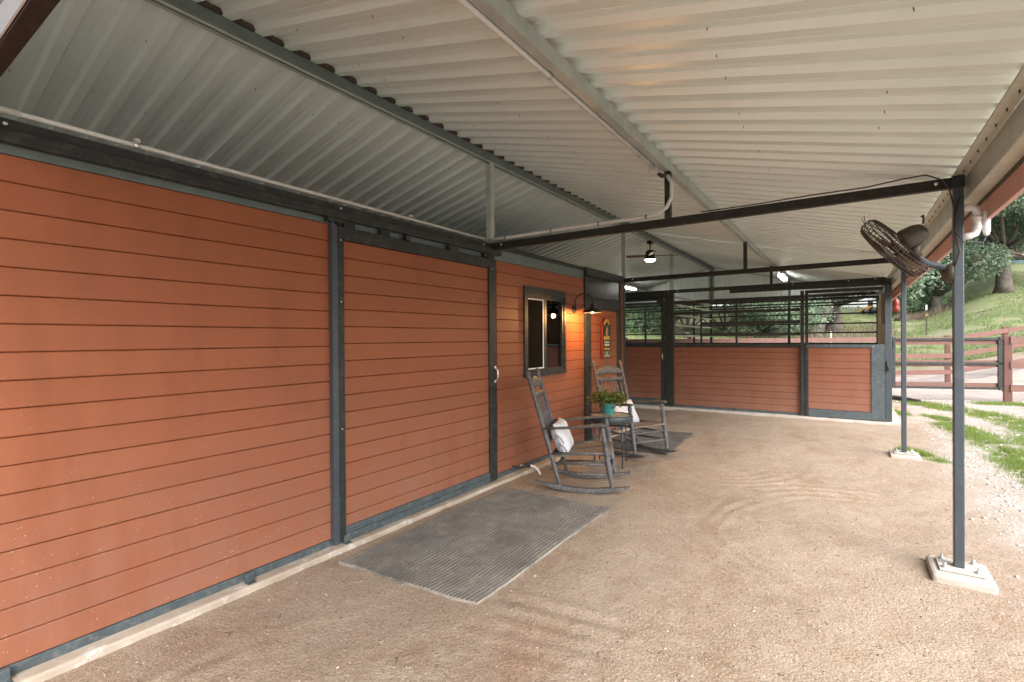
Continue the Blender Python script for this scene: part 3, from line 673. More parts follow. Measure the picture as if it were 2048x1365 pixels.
for x, z in ((-.66, 1.43), (.36, 1.43)): MB().lathe((x, Y3-.073, z), [(.007, 0), (0, .004)], (0, -1, 0), 8).build('screw', M['bright'], d1)
# left door
d2 = MB().box(-3.455, -3.40, Y3-.072, Y3-.032, .105, 2.50).build('stall_door', S, st, bevel=.003)
MB().box(-5.1, -5.03, Y3-.072, Y3-.032, .105, 2.50).build('door_stile', S, d2); MB().box(-5.029, -3.456, Y3-.072, Y3-.032, 1.41, 1.47).build('door_rail', S, d2)
MB().box(-5.029, -3.456, Y3-.072, Y3-.032, .105, .24).build('door_rail', D_, d2); MB().box(-5.029, -3.456, Y3-.072, Y3-.032, 2.445, 2.5).build('door_rail', S, d2)
MB().prism([(-3.57, 2.444), (-3.456, 2.444), (-3.456, 2.30)], (Y3-.07, Y3-.035), lambda a, b, e: (a, e, b)).build('corner_brace', S, d2)
boards(d2, 'x', Y3-.055, -5.029, -3.456, .245, 1.408, Rx)
MB().tube([(-3.42, Y3-.073, 1.27), (-3.42, Y3-.11, 1.24), (-3.42, Y3-.11, 1.16), (-3.42, Y3-.073, 1.13)], .008, 8).build('door_handle', M['bright'], d2)
boards(st, 'x', Y3-.01, -6.87, -5.11, .14, 1.405, Rx); MB().box(-6.87, -5.11, Y3-.02, Y3+.03, 1.407, 1.457).build('top_rail', S, st)
for z in (1.71, 1.95, 2.19): MB().box(-6.87, -5.11, Y3-.015, Y3+.015, z-.016, z+.016).build('grille_bar', S, st)
for x in (-.9, -3.3, -3.1, .4, .0): MB().lathe((x, Y3-.031, 2.64), [(.01, 0), (.008, .003), (0, .004)], (0, -1, 0), 8).build('bolt', M['bright'], st)
# back wall
boards(st, 'x', Y4, -6.85, .58, .14, 1.41, Rx)
MB().box(-6.9, .6, Y4-.03, Y4+.03, 1.412, 1.462).build('top_rail', S, st)
for z in (1.714, 1.943, 2.186, 2.40, 2.47): MB().box(-6.85, .56, Y4-.018, Y4+.018, z-.019, z+.016).build('grille_bar', S, st)
MB().box(-6.9, .6, Y4-.025, Y4+.025, 2.535, 2.60).build('header_beam', S, st); MB().box(-6.9, .6, Y4-.04, Y4+.04, 2.615, 2.69).build('header_beam', S, st)
for x, w_ in ((-5.11, .05), (-3.68, .05), (-3.21, .06), (-1.282, .06), (.575, .05), (-6.87, .06)): MB().box(x-w_/2, x+w_/2, Y4-.022, Y4+.022, 1.463, 2.53).build('grille_post', S, st)
for x in (-3.19, -1.27): MB().box(x-.03, x+.03, Y4-.05, Y4-.02, 2.6, zr(x)-.1).build('king_post', M['galv_green'], st)
# side walls and partition
boards(st, 'y', .60, Y3+.07, Y4-.05, .14, 2.45, M['raw_y']); boards(st, 'y', .634, Y3+.07, Y4+.0, .14, 2.45, M['red_y'])
boards(st, 'y', -6.87, Y3+.07, Y4-.05, .14, 1.4, M['raw_y'])
boards(st, 'y', -3.20, Y3+.07, Y4-.05, .14, 1.4, M['raw_y'])
for z in (2.36, 2.125, 1.885, 1.65): MB().box(-3.225, -3.195, Y3+.07, Y4-.03, z-.016, z+.016).build('partition_bar', M['galv_pale'], st)
MB().box(-3.24, -3.18, Y3+.07, Y4-.03, 2.5, 2.55).build('partition_rail', M['galv'], st)
MB().box(.50, .56, Y3+.6, Y3+.9, 1.85, 2.42).build('side_cabinet', M['tanbox'], st, bevel=.02)

# ------------------------------------------------------------------ conduits
def thing_mesh(o, label, cat, group=None): return tag(o, label, cat, group)
cz = 2.664
t = thing('conduit', 'long grey electrical conduit strapped on top of the clad wall header', 'conduit', (W, 2, cz))
MB().tube([(W+.02, -3.4, cz), (W+.02, 4.12, cz)], .0125, 10).build('pipe', M['pvc'], t)
MB().tube([(W+.02, .30, cz), (W+.02, .60, cz)], .016, 10).build('coupling', M['pvc'], t)
for y in (1.05, 3.05): MB().tube([(W+.02, y-.012, cz), (W+.02, y+.012, cz)], .0148, 10).box(W+.005, W+.035, y-.012, y+.012, cz+.015, cz+.035).build('strap', M['bright'], t)
t = thing('conduit', 'white bent conduit along the middle cross beam curving up to the grey junction box', 'conduit', (-2, Y1, 2.65))
pts = [(W+.02, Y1-.03, 2.672), (W+.3, Y1-.03, 2.668), (-2.2, Y1-.03, 2.672), (-1.5, Y1-.03, 2.668), (-1.36, Y1-.035, 2.675), (-1.27, Y1-.045, 2.72), (-1.225, Y1-.05, 2.8), (-1.225, Y1-.05, 2.92), (-1.262, Y1-.05, 2.985)]
MB().tube(pts, .017, 10).build('pipe', M['pvc'], t)
for x in (-2.95, -2.4, -1.9, -1.45): MB().tube([(x-.006, Y1-.03, 2.671), (x+.006, Y1-.03, 2.671)], .0195, 10).build('cable_tie', M['black'], t)
t = thing('junction_box', 'grey junction box hung under the purlin where two conduits meet', 'electrical box', (-1.33, Y1-.1, 3.05))
MB().box(-1.385, -1.315, Y1-.16, Y1-.06, 3.02, 3.085).build('box', M['pvc'], t, bevel=.004); MB().box(-1.39, -1.31, Y1-.165, Y1-.055, 3.008, 3.018).build('cover', M['pvc'], t)
MB().tube([(-1.33, Y1-.09, 3.005), (-1.30, Y1-.07, 2.985), (-1.265, Y1-.05, 2.99)], [.012, .02, .014], 8).build('clamp', M['wire'], t)
t = thing('conduit', 'pale printed conduit clipped beneath the purlin of the right roof slope', 'conduit', (-1.33, 2, 3.05))
MB().tube([(-1.345, .4, 3.05), (-1.345, Y1-.15, 3.052)], .016, 10).build('pipe', M['pvc'], t)
for y in (1.3, 2.35, 3.75): MB().tube([(-1.345, y-.008, 3.05), (-1.345, y+.008, 3.05)], .019, 10).box(-1.35, -1.30, y-.008, y+.008, 3.066, 3.078).build('clip', M['galv'], t)
# cable on beam to the fan
pts = [(-1.0, Y1-.02, 2.645), (-.6, Y1-.025, 2.642), (-.2, Y1-.025, 2.65), (.1, Y1-.025, 2.648), (.3, Y1-.026, 2.668), (.42, Y1-.03, 2.672), (.5, Y1-.045, 2.62), (.535, Y1-.048, 2.55), (.56, Y1-.05, 2.42), (.56, Y1-.05, 2.3), (.585, Y1-.045, 2.15), (.56, Y1-.045, 2.06)]
tag(MB().tube(pts, .005, 6).build('cable', M['wire']), 'thin dark cable looping off the middle beam down the post to the fan', 'cable')
tag(MB().tube([(.585, Y1-.05, 2.5), (.56, Y1-.055, 2.38), (.562, Y1-.055, 2.28), (.60, Y1-.055, 2.21), (.66, Y1-.04, 2.205), (.70, Y1+.0, 2.20), (.714, Y1, 2.235)], .0035, 6).build('cable', M['black']), 'thin black cable hanging in a loop below the white pipe light', 'cable')

# ------------------------------------------------------------------ wall fan
R3, U3 = Vector(_R), Vector((0, 0, 1)); Fh = Vector((_F.x, _F.y, 0)).normalized()
fan = thing('wall_fan', 'rusty wall mounted fan in a wire cage tilted on its arm from the near post', 'fan', (.53, Y1, 2.05))
def ray_(u, v): return _F*984.43+_R*(u-1024)+_U*(682.5-v)
A = ray_(1835, 540).cross(ray_(1724, 445)).normalized(); A = (A-ray_(1780, 493).normalized()*.13).normalized()
if A.z < 0: A = -A
Cc = Vector((.245, 4.07, 2.195))
e1 = A.cross(Fh).normalized(); e2 = A.cross(e1).normalized(); RA, TH = .232, .045
m = MB()
def circ(c, r, n=40): return [c+e1*math.cos(2*PI*i/n)*r+e2*math.sin(2*PI*i/n)*r for i in range(n+1)]
for off, r in ((-TH, RA*.93), (-TH*.55, RA), (0, RA*1.005), (TH*.55, RA), (TH, RA*.93), (-TH*1.25, RA*.55), (TH*1.25, RA*.55), (-TH*1.3, RA*.25), (TH*1.3, RA*.3)): m.tube(circ(Cc+A*off, r), .003, 5, caps=False)
for i in range(44):
    a = 2*PI*i/44; dr = e1*math.cos(a)+e2*math.sin(a)
    m.tube([Cc+A*(-TH*1.3)+dr*RA*.12, Cc+A*(-TH*1.25)+dr*RA*.55, Cc-A*TH+dr*RA*.93, Cc-A*TH*.55+dr*RA, Cc+A*TH*.55+dr*RA, Cc+A*TH+dr*RA*.93, Cc+A*TH*1.25+dr*RA*.55, Cc+A*TH*1.3+dr*RA*.3], .002, 4, caps=False)
m.build('cage', M['wire'], fan)
for i in range(3):
    a = 2*PI*i/3+.5; m = MB()
    def bl(u, v, a=a):
        r = .035+u*.175; tw = (v-.5)*(1.15-.35*u); dr = e1*math.cos(a+tw*.75)+e2*math.sin(a+tw*.75); return Cc+dr*r+A*((v-.5)*.05*(1-.3*u))
    m.grid(8, 6, bl).build('fan_blade', simple('bronze_blade', (.12, .07, .035), .4, .4), fan, solid=.0015)
MB().lathe(Cc-A*.02, [(0, 0), (.034, .004), (.036, .04), (0, .045)], A, 16).build('hub', M['wire'], fan)
Mo = Cc+A*.055; B2 = (A*.75+R3*.45+U3*-.02).normalized()
MB().lathe(Mo, [(0, 0), (.062, .0), (.068, .012), (.069, .055), (.065, .092), (.055, .118), (.038, .132), (.018, .139), (0, .14)], B2, 28).build('motor', M['rusty'], fan)
top = Mo+B2*.12+U3*.07; MB().tube([top-U3*.02, top+U3*.02, top+U3*.03-R3*.008], [.006, .006, .012], 8).build('knob', M['wire'], fan)
J = Mo+B2*.05-U3*.10+R3*.02
MB().tube([Mo+B2*.09-U3*.06, J, J+R3*.03-U3*.02], [.03, .026, .024], 12).build('tilt_joint', M['wire'], fan)
Bl = Vector((.515, Y1-.005, 2.045))
MB().tube([J, J+R3*.04-U3*.04, J+R3*.09-U3*.072, (Vector(J)*.3+Bl*.7)-U3*.006, Bl+Vector((.01, 0, .0))], [.021]*5, 12).build('arm', M['tray'], fan)
MB().lathe((XR-.028, Y1-.0, 2.02), [(.062, 0), (.064, .01), (.055, .03), (.035, .048), (.012, .056), (0, .057)], (-1, 0, 0), 24).build('wall_plate', M['rusty'], fan)
MB().tube([Cc-A*TH*0+e1*RA*1.0+U3*0, Cc+e1*(RA+.03)+U3*.03, Cc+e1*(RA+.01)+U3*.06, Cc+e1*RA*.99+U3*.0], .002, 5).build('hook', M['wire'], fan)
# ------------------------------------------------------------------ pvc light
t = thing('outdoor_light', 'white tube lamp on bent white pipes outside the near post', 'lamp', (.66, Y1, 2.3))
MB().tube([(.60, Y1, 2.43), (.638, Y1, 2.43), (.664, Y1, 2.42), (.673, Y1, 2.39), (.673, Y1, 2.29), (.664, Y1, 2.262), (.638, Y1, 2.25), (.60, Y1, 2.25)], .022, 14).build('pipe', M['white'], t)
MB().tube([(.673, Y1, 2.375), (.673, Y1, 2.35)], .025, 14).tube([(.673, Y1, 2.31), (.673, Y1, 2.29)], .025, 14).build('collar', M['white'], t)
MB().tube([(.716, Y1, 2.405), (.716, Y1, 2.398), (.716, Y1, 2.38), (.716, Y1, 2.27), (.716, Y1, 2.25), (.716, Y1, 2.24)], [.005, .014, .019, .019, .014, .005], 14).build('lamp_tube', M['white'], t)
MB().box(.694, .70, Y1-.01, Y1+.01, 2.33, 2.38).build('clamp', M['galv'], t)

# ------------------------------------------------------------------ gooseneck lamp and inner lamps
def gooseneck(x, y, z, label, lit, sgn=1):
    t = thing('gooseneck_lamp', label, 'lamp', (x, y, z))
    MB().lathe((x, y, z), [(0, .022), (.04, .02), (.055, .008), (.057, 0)], (sgn, 0, 0), 20).build('wall_plate', M['black'], t)
    pts = [(x+sgn*.02, y, z+.02)]+[(x+sgn*(.15-.13*math.cos(a)), y, z+.10+.115*math.sin(a)) for a in [i*PI/8 for i in range(0, 9)]]+[(x+sgn*.28, y, z+.06)]
    MB().tube(pts, .008, 8).build('arm', M['black'], t)
    c = (x+sgn*.28, y, z+.06)
    MB().lathe(c, [(0, .01), (.022, .008), (.026, -.04), (.05, -.055), (.10, -.075), (.132, -.11), (.134, -.118), (.13, -.116), (.098, -.08), (.03, -.06)], (0, 0, 1), 28).build('shade', M['steel'], t)
    MB().lathe((c[0], c[1], c[2]-.095), [(0, -.028), (.02, -.022), (.028, 0), (.02, .022), (0, .03)], (0, 0, 1), 12).build('bulb', M['bulb'] if lit else M['white'], t)
    if lit:
        l = bpy.data.lights.new('lamp_light', 'POINT'); l.energy = 17; l.color = (1, .5, .16); l.shadow_soft_size = .03
        lo = bpy.data.objects.new('lamp_light', l); COL.objects.link(lo); lo.location = (c[0], c[1], c[2]-.14)
gooseneck(W+.002, 6.17, 2.02, 'lit black gooseneck lamp beside the entry door, warm light on the boards', True)
gooseneck(.636, 13.2, 2.0, 'unlit dark gooseneck lamp outside the stall corner', False)
t = thing('ceiling_fan', 'small ceiling fan with a round lit lamp hanging from the ridge over the aisle', 'ceiling fan', (W, 9.39, 3.5))
MB().box(W-.05, W+.05, 9.33, 9.45, 3.43, 3.49).build('mount', M['black'], t, bevel=.01); MB().tube([(W, 9.39, 3.43), (W, 9.39, 3.33)], .012, 8).build('rod', M['black'], t)
MB().lathe((W, 9.39, 3.12), [(.0, .2), (.06, .19), (.085, .15), (.09, .05), (.098, .04), (.1, 0)], (0, 0, 1), 24).build('motor', M['black'], t)
MB().lathe((W, 9.39, 3.10), [(0, -.012), (.07, -.008), (.1, .02), (.1, .03)], (0, 0, 1), 24).build('lamp', M['fanlight'], t)
for i in range(4):
    a = i*PI/2+.45; d = Vector((math.cos(a), math.sin(a), 0)); n_ = Vector((-d.y, d.x, .25)); MB().obox(Vector((W, 9.39, 3.2))+d*.3, d, n_, d.cross(n_), .22, .05, .004).build('blade', simple('fan_wood', (.11, .055, .025), .5), t)
for x, y, z, lb in ((-1.27, 13.1, 3.02, 'lit white tube fixture under the right purlin above the stalls'), (-5.05, 13.1, 3.02, 'lit white tube fixture under the left purlin above the stalls')):
    t = thing('tube_light', lb, 'ceiling light', (x, y, z)); MB().box(x-.06, x+.06, y-.55, y+.55, z, z+.05).build('housing', M['white'], t); MB().box(x-.05, x+.05, y-.52, y+.52, z-.04, z-.001).build('diffuser', M['diffuser'], t, bevel=.01)

# ------------------------------------------------------------------ door sign
sg = thing('hanging_sign', 'arched dark red and green sign with horse head and gold lettering on the entry door', 'sign', (W+.03, 7.2, 1.6))
sy0, sy1, sz0, sz1 = 7.05, 7.36, 1.295, 1.93
def arch(m_, inset, x0, x1):
    c = (sy0+sy1)/2; hw = (sy1-sy0)/2-inset; zb = sz0+inset; zc = sz1-(sy1-sy0)/2*1.0; poly = [(c-hw, zb), (c+hw, zb)]+[(c+hw*math.cos(a), zc+hw*math.sin(a)) for a in [i*PI/14 for i in range(15)]]
    return m_.prism(poly, (x0, x1), lambda a, b, e: (e, a, b))
arch(MB(), 0, W+.005, W+.04).build('sign_board', M['sign_red'], sg, bevel=.003)
arch(MB(), .018, W+.0402, W+.043).build('sign_face', M['sign_green'], sg)
def text(s, size, y, z, mat, rot=0, spacing=1.0, xs=1.0, name='lettering', bold=.0):
    c = bpy.data.curves.new('t', 'FONT'); c.body = s; c.size = size; c.align_x = 'CENTER'; c.align_y = 'CENTER'; c.extrude = .001; c.offset = bold; c.resolution_u = 3
    o = bpy.data.objects.new('t', c); COL.objects.link(o); bpy.context.view_layer.update()
    me = bpy.data.meshes.new_from_object(o); bpy.data.objects.remove(o)
    for v in me.vertices:
        a, b = v.co.x*xs, v.co.y; ca, sa = math.cos(rot), math.sin(rot); a, b = a*ca-b*sa, a*sa+b*ca
        v.co = (W+.0445+v.co.z-sg.location.x, y+a-sg.location.y, z+b-sg.location.z)
    ob = bpy.data.objects.new(name, me); COL.objects.link(ob); ob.parent = sg; me.materials.clear(); me.materials.append(mat); return ob
cy = (sy0+sy1)/2
for i, ch in enumerate('HORSE'):
    a = PI*(.80-.15*i); text(ch, .07, cy+.105*math.cos(a), 1.775+.115*math.sin(a), M['gold'], rot=a-PI/2, bold=.002)
MB().lathe((W+.0432, cy, 1.73), [(0, .001), (.07, .001), (.074, 0)], (1, 0, 0), 24).build('medallion', M['sign_green'], sg)
hp = [(-.045, -.085), (.035, -.085), (.03, -.03), (.05, 0), (.02, .05), (.028, .085), (.0, .065), (-.02, .05), (-.05, -.005), (-.062, -.035), (-.045, -.05), (-.02, -.03), (-.03, -.06)]
MB().prism([(cy+a*.9, 1.725+b) for a, b in hp], (W+.0445, W+.047), lambda a, b, e: (e, a, b)).build('horse_head', M['horse'], sg)
text('BARN', .085, cy, 1.615, M['gold'], bold=.002, xs=1.05)
text('ENTER AS', .036, cy, 1.552, M['cream'], bold=.001, xs=1.1); text('FRIENDS', .046, cy, 1.508, M['cream'], bold=.002, xs=1.0)
text('Welcome', .06, cy, 1.448, M['gold'], bold=.0005, xs=.95)
MB().box(W+.0432, W+.0452, cy-.115, cy+.115, 1.395, 1.401).box(W+.0432, W+.0452, cy-.115, cy+.115, 1.322, 1.328).box(W+.0432, W+.0452, cy-.115, cy-.109, 1.328, 1.395).box(W+.0432, W+.0452, cy+.109, cy+.115, 1.328, 1.395).build('border', M['cream'], sg)
text('EST.', .03, cy, 1.378, M['cream'], xs=1.2); text('RANCH', .032, cy, 1.348, M['cream'], xs=1.2)

# ------------------------------------------------------------------ rubber mats
def rubber_mat(cor, n, mat, label, seed):
    # cor: corners a(-x,-y) b(+x,-y) c(+x,+y) d(-x,+y); ribs run from a-b edge to d-c edge
    a, b, c, d = [Vector((*p, 0)) for p in cor]; m = MB(); nu = n*4; nv = 30
    def f(u, v):
        p = (a*(1-u)+b*u)*(1-v)+(d*(1-u)+c*u)*v; k = (u*nu) % 4; k = int(round(u*nu)) % 4
        e = .02*noise.noise(Vector((v*5, u*5, seed+2)))
        p = p+Vector((.03*noise.noise(Vector((v*3, seed, 0)))+e, .035*noise.noise(Vector((u*4, seed, 4))), 0))
        h = .018 if k in (1, 2) else .0115
        return (p.x, p.y, H(p.x, p.y)+.004+h+.008*max(0, noise.noise(Vector((p.x*2.2, p.y*2.2, seed)))))
    m.grid(nu, nv, f, smooth=False)
    n0 = len(m.v)
    # skirts
    def skirt(fa, cnt):
        k = len(m.v)
        for i in range(cnt+1):
            x, y_, z = fa(i/cnt); m.v.append((x, y_, z)); m.v.append((x, y_, z-.03))
        for i in range(cnt): m.f.append((k+2*i, k+2*i+1, k+2*i+3, k+2*i+2)); m.sm.append(False)
    skirt(lambda t: f(t, 0), nu); skirt(lambda t: f(t, 1), nu); skirt(lambda t: f(1, t), nv); skirt(lambda t: f(0, t), nv)
    o = m.build('rubber_mat', mat); o.data.materials.append(M['groove'])
    for p_ in o.data.polygons[:nu*nv]:
        if (p_.index % nu) % 4 in (2, 3): p_.material_index = 1
    return tag(o, label, 'mat')
rubber_mat([(-2.93, 2.13), (-1.80, 2.27), (-1.80, 4.20), (-2.96, 4.16)], 38, M['mat'], 'large dusty ribbed rubber mat before the sliding door', 3.3)
rubber_mat([(-3.02, 6.55), (-2.0, 6.55), (-2.08, 8.2), (-3.02, 8.1)], 32, M['mat2'], 'dark ribbed rubber mat before the entry door, beneath the far rocking chair', 8.1)

# ------------------------------------------------------------------ rocking chairs
def rocking_chair(loc, rz, label, tilt):
    t = thing('rocking_chair', label, 'rocking chair', loc, rz, group='weathered rocking chairs by the entry door')
    t.rotation_euler = (0, tilt, rz)
    C_ = M['chair']
    def bx(z): return -.27-(z-.09)*.29
    for s in (-1, 1):
        yy = .275*s; m = MB(); n = 18
        for i in range(n+1):
            x = -.52+.96*i/n; z = .5*(x+.03)**2*.72; hh = .05*min(1, .35+2.5*min(i, n-i)/n); w_ = .024
            m.v += [(x, yy-w_, z), (x, yy+w_, z), (x, yy+w_, z+hh), (x, yy-w_, z+hh)]
        for i in range(n):
            for k in range(4): k2 = (k+1) % 4; m.f.append((4*i+k, 4*i+k2, 4*i+4+k2, 4*i+4+k)); m.sm.append(False)
        m.f += [(0, 1, 2, 3), (4*n+3, 4*n+2, 4*n+1, 4*n)]; m.sm += [False]*2
        m.build('rocker', C_, t, local=True, bevel=.005)
        yb = .25*s
        zs = [.05, .09, .2, .42, .55, .6, .61, .63, .645, .80, .84, .85, .87, .885, .98, 1.10, 1.12, 1.13, 1.145, 1.16, 1.19, 1.215, 1.225]
        rs = [.012, .017, .022, .025, .025, .022, .029, .029, .022, .024, .022, .029, .029, .021, .024, .023, .017, .021, .024, .019, .026, .018, .006]
        MB().tube([(bx(z), yb+(.275*s-yb)*max(0, 1-z/.4), z) for z in zs], [q*1.04 for q in rs], 10).build('back_post', C_, t, local=True)
        zs = [.05, .09, .2, .33, .34, .36, .37, .45, .52, .53, .55, .56, .64, .675]
        rs = [.012, .018, .025, .028, .024, .03, .025, .028, .022, .029, .029, .021, .026, .018]
        MB().tube([(.27-(z-.05)*.16, .285*s, z) for z in zs], [q*1.06 for q in rs], 10).build('front_leg', C_, t, local=True)
        MB().tube([(bx(.63)+.0, .265*s, .632), (-.2, .28*s, .65), (0, .292*s, .672), (.15, .30*s, .69), (.215, .30*s, .693), (.235, .30*s, .69)], [.024, .03, .036, .042, .038, .018], 10, flat=.45).build('armrest', C_, t, local=True)
        for z in (.18, .28): MB().tube([(bx(z), .262*s, z), (.27-(z-.05)*.16, .285*s, z+.02)], [.012, .013], 8).build('stretcher', C_, t, local=True)
        MB().tube([(bx(.37), .262*s, .375), (.27-.37*.16, .285*s, .41)], .016, 8).build('seat_rail', C_, t, local=True)
    for z in (.21, .32): MB().tube([(.27-(z-.05)*.16, -.28, z), (.27-(z-.05)*.16+.004, 0, z), (.27-(z-.05)*.16, .28, z)], [.012, .016, .012], 8).build('front_rung', C_, t, local=True)
    MB().tube([(bx(.22), -.26, .22), (bx(.22), .26, .22)], .012, 8).build('back_rung', C_, t, local=True)
    for i in range(7):
        y_ = -.245+i*.0817; MB().prism([(-.36, .362), (-.1, .385), (.16, .423), (.245, .418), (.25, .398), (.16, .402), (-.1, .366), (-.36, .342)], (y_-.037, y_+.037), lambda a, b, e: (a, e, b)).build('seat_slat', M['seat'], t, local=True, bevel=.003)
    m = MB(); 
    def crest(u, v): y_ = -.235+.47*u; zt = 1.075+.075*math.sin(PI*u)**.8; z = 1.03+(zt-1.03)*v; return (bx(z)-.015*math.sin(PI*u), y_, z)
    m.grid(14, 3, crest).build('crest_rail', C_, t, local=True, solid=.018)
    for z0, z1 in ((.935, .985), (.47, .51)):
        MB().grid(10, 1, lambda u, v: (bx(z0+(z1-z0)*v)-.015*math.sin(PI*u), -.235+.47*u, z0+(z1-z0)*v)).build('back_rail', C_, t, local=True, solid=.018)
    for i in range(6):
        y_ = -.185+i*.074; MB().tube([(bx(.5)-.012, y_, .50), (bx(.7)-.0, y_, .70), (bx(.95)-.012, y_, .95)], [.014, .018, .015], 8, flat=.4).build('back_slat', C_, t, local=True)
    return t
rc1 = rocking_chair((-2.29, 4.76, GZ+.005), math.radians(20), 'weathered grey wooden rocking chair nearer the viewer, white pillow leaning on its back', 0)
rc2 = rocking_chair((-2.34, 6.36, GZ+.02), math.radians(-26), 'weathered grey wooden rocking chair standing on the mat at the entry door', 0)
def pillow(loc, rot, label, sx=.225, sz=.175, sy=.08):
    t = thing('pillow', label, 'pillow', loc); t.rotation_euler = rot; m = MB()
    def f(u, v, sg_):
        a, b = 2*u-1, 2*v-1; e = (max(0, (1-a**4))*max(0, (1-b**4)))**.55; pin = 1-.10*(1-abs(a))*(abs(b)**3)-0; pin2 = 1-.10*(1-abs(b))*(abs(a)**3)
        return (sg_*sy*e*(1+.22*noise.noise(Vector((a*2, b*2, sg_)))), a*sx*pin2, b*sz*pin)
    m.grid(16, 12, lambda u, v: f(u, v, 1)).grid(16, 12, lambda u, v: f(u, v, -1))
    m.build('cover', M['pillow'], t, local=True)
    for k in (-1, 1): MB().tube([(.0, -sx*.98, k*.05), (.02, -sx*1.0, k*.05-.03), (.03, -sx*.98, k*.05-.08), (.028, -sx*.97, k*.05-.1)], .004, 5).tube([(.0, -sx*.98, k*.05), (-.02, -sx*.99, k*.05+.02), (-.03, -sx*1.02, k*.05-.03)], .004, 5).build('ribbon', M['black'], t, local=True)
    return t
pillow((-2.29-.27*math.cos(math.radians(20)), 4.76-.27*math.sin(math.radians(20)), GZ+.515), (.0, math.radians(-22), math.radians(20)), 'white pillow with dark ties standing on the near rocking chair')
pillow((-2.34-.25*math.cos(math.radians(26)), 6.36+.25*math.sin(math.radians(26)), GZ+.52), (.1, math.radians(-26), math.radians(-26)), 'white pillow with dark ties on the far rocking chair behind the table')
# side table with potted plant
TX, TY, TZ = -2.45, 5.74, .665
t = thing('side_table', 'round dark metal tray table between the two rocking chairs', 'table', (TX, TY, GZ))
MB().lathe((TX, TY, TZ), [(0, -.012), (.24, -.012), (.243, 0), (.25, .002), (.256, -.004), (.256, -.085), (.25, -.09), (.0, -.09)], (0, 0, 1), 36).build('tray', M['tray'], t)
MB().lathe((TX, TY, TZ), [(0, -.010), (.238, -.010)], (0, 0, 1), 36).build('table_top', M['tan'], t)
for i in range(4):
    a = i*PI/2-.55; c, s_ = math.cos(a), math.sin(a); MB().tube([(TX+.235*c, TY+.235*s_, TZ-.05), (TX+.24*c, TY+.24*s_, GZ)], .009, 8).build('leg', M['tray'], t)
MB().tube([(TX+.238*math.cos(a), TY+.238*math.sin(a), .2) for a in [i*PI/16 for i in range(33)]], .006, 6, caps=False).build('ring_brace', M['tray'], t)
PX, PY, PZ = -2.50, 5.80, TZ-.008
t = thing('potted_plant', 'turquoise pot of drooping leafy succulent on the tray table', 'potted plant', (PX, PY, PZ))
MB().lathe((PX, PY, PZ), [(0, 0), (.062, 0), (.066, .004), (.088, .12), (.094, .125), (.094, .145), (.084, .145), (.08, .125), (0, .12)], (0, 0, 1), 28).build('pot', M['teal'], t)
MB().lathe((PX, PY, PZ), [(0, .128), (.082, .124)], (0, 0, 1), 20).build('soil', M['soil'], t)
vs = []; vs2 = []; stems = MB()
for i in range(95):
    a = random.uniform(0, 2*PI); L = random.uniform(.10, .25); up = random.uniform(.05, .17); drop = random.uniform(.3, 2.0)
    pts = []
    for k in range(9):
        q = k/8; pts.append(Vector((PX+math.cos(a)*(.03+L*q), PY+math.sin(a)*(.03+L*q), PZ+.13+up*math.sin(q*PI*.62)*1.0-drop*L*q**3*.30+.012*math.sin(q*9+i))))
    stems.tube(pts, .0022, 4)
    for k in range(1, 9):
        for j in range(3):
            p = pts[k]+Vector([random.uniform(-.006, .006) for _ in range(3)]); b_ = random.uniform(0, 2*PI); dr = Vector((math.cos(b_), math.sin(b_), random.uniform(-.6, .7))).normalized(); sd_v = dr.cross(Vector((random.uniform(-1, 1), random.uniform(-1, 1), 1))).normalized(); l = random.uniform(.022, .045); w_ = l*.3
            q4 = [p, p+dr*l*.5+sd_v*w_, p+dr*l, p+dr*l*.5-sd_v*w_]; (vs2 if random.random() < .12 else vs).append([tuple(x) for x in q4])
stems.build('stems', M['plant_red'], t, kind='stuff')
for lst, mt in ((vs, M['plant']), (vs2, M['plant_red'])):
    v = np.array(lst).reshape(-1, 3)-np.array([PX, PY, PZ]); o = np_mesh('leaves', v, np.arange(len(v)).reshape(-1, 4), mt, 4); o.parent = t; o['kind'] = 'stuff'
# pipe stub out of the footing
t = thing('drain_hose', 'short white hose end bending from the wall footing beside the near rocking chair', 'hose', (-3.05, 4.8, .09))
MB().tube([(-3.14, 4.74, .145), (-3.06, 4.80, .15), (-3.0, 4.84, .13), (-2.965, 4.86, .09), (-2.95, 4.87, .045)], .014, 10).build('hose', M['white'], t)
MB().tube([(-3.16, 4.62, .17), (-3.12, 4.70, .135), (-3.08, 4.785, .15), (-3.045, 4.81, .148)], [.008, .012, .022, .02], 10).build('fitting', M['black'], t)

# ------------------------------------------------------------------ chairs inside the far stall
def bow_chair(x, y, label):
    t = thing('bow_back_chair', label, 'chair', (x, y, .09), group='dark bow back chairs in the left stall')
    m = MB(); pts = [(x-.22, y, .55)]+[(x+.21*-math.cos(a), y+.0, 1.25+.27*math.sin(a)) for a in [i*PI/10 for i in range(11)]]+[(x+.22, y, .55)]
    MB().tube(pts, .014, 8).build('back_bow', M['black'], t)
    for i in range(6): xx_ = x-.15+i*.06; MB().tube([(xx_, y, .55), (xx_, y, 1.25+.27*math.sqrt(max(0, 1-((xx_-x)/.21)**2))-.01)], .006, 6).build('spindle', M['black'], t)
    MB().box(x-.23, x+.23, y-.44, y+.02, .52, .56).build('seat', M['black'], t, bevel=.01)
    for a, b in ((-.19, -.4), (.19, -.4), (-.19, -.02), (.19, -.02)): MB().tube([(x+a, y+b, .52), (x+a*1.15, y+b*1.05, .09)], .015, 8).build('leg', M['black'], t)
bow_chair(-3.78, 12.0, 'dark spindle back chair nearer the stall post, its bow showing above the left stall door')
bow_chair(-4.62, 12.0, 'dark spindle back chair hidden mostly behind the barn corner post')

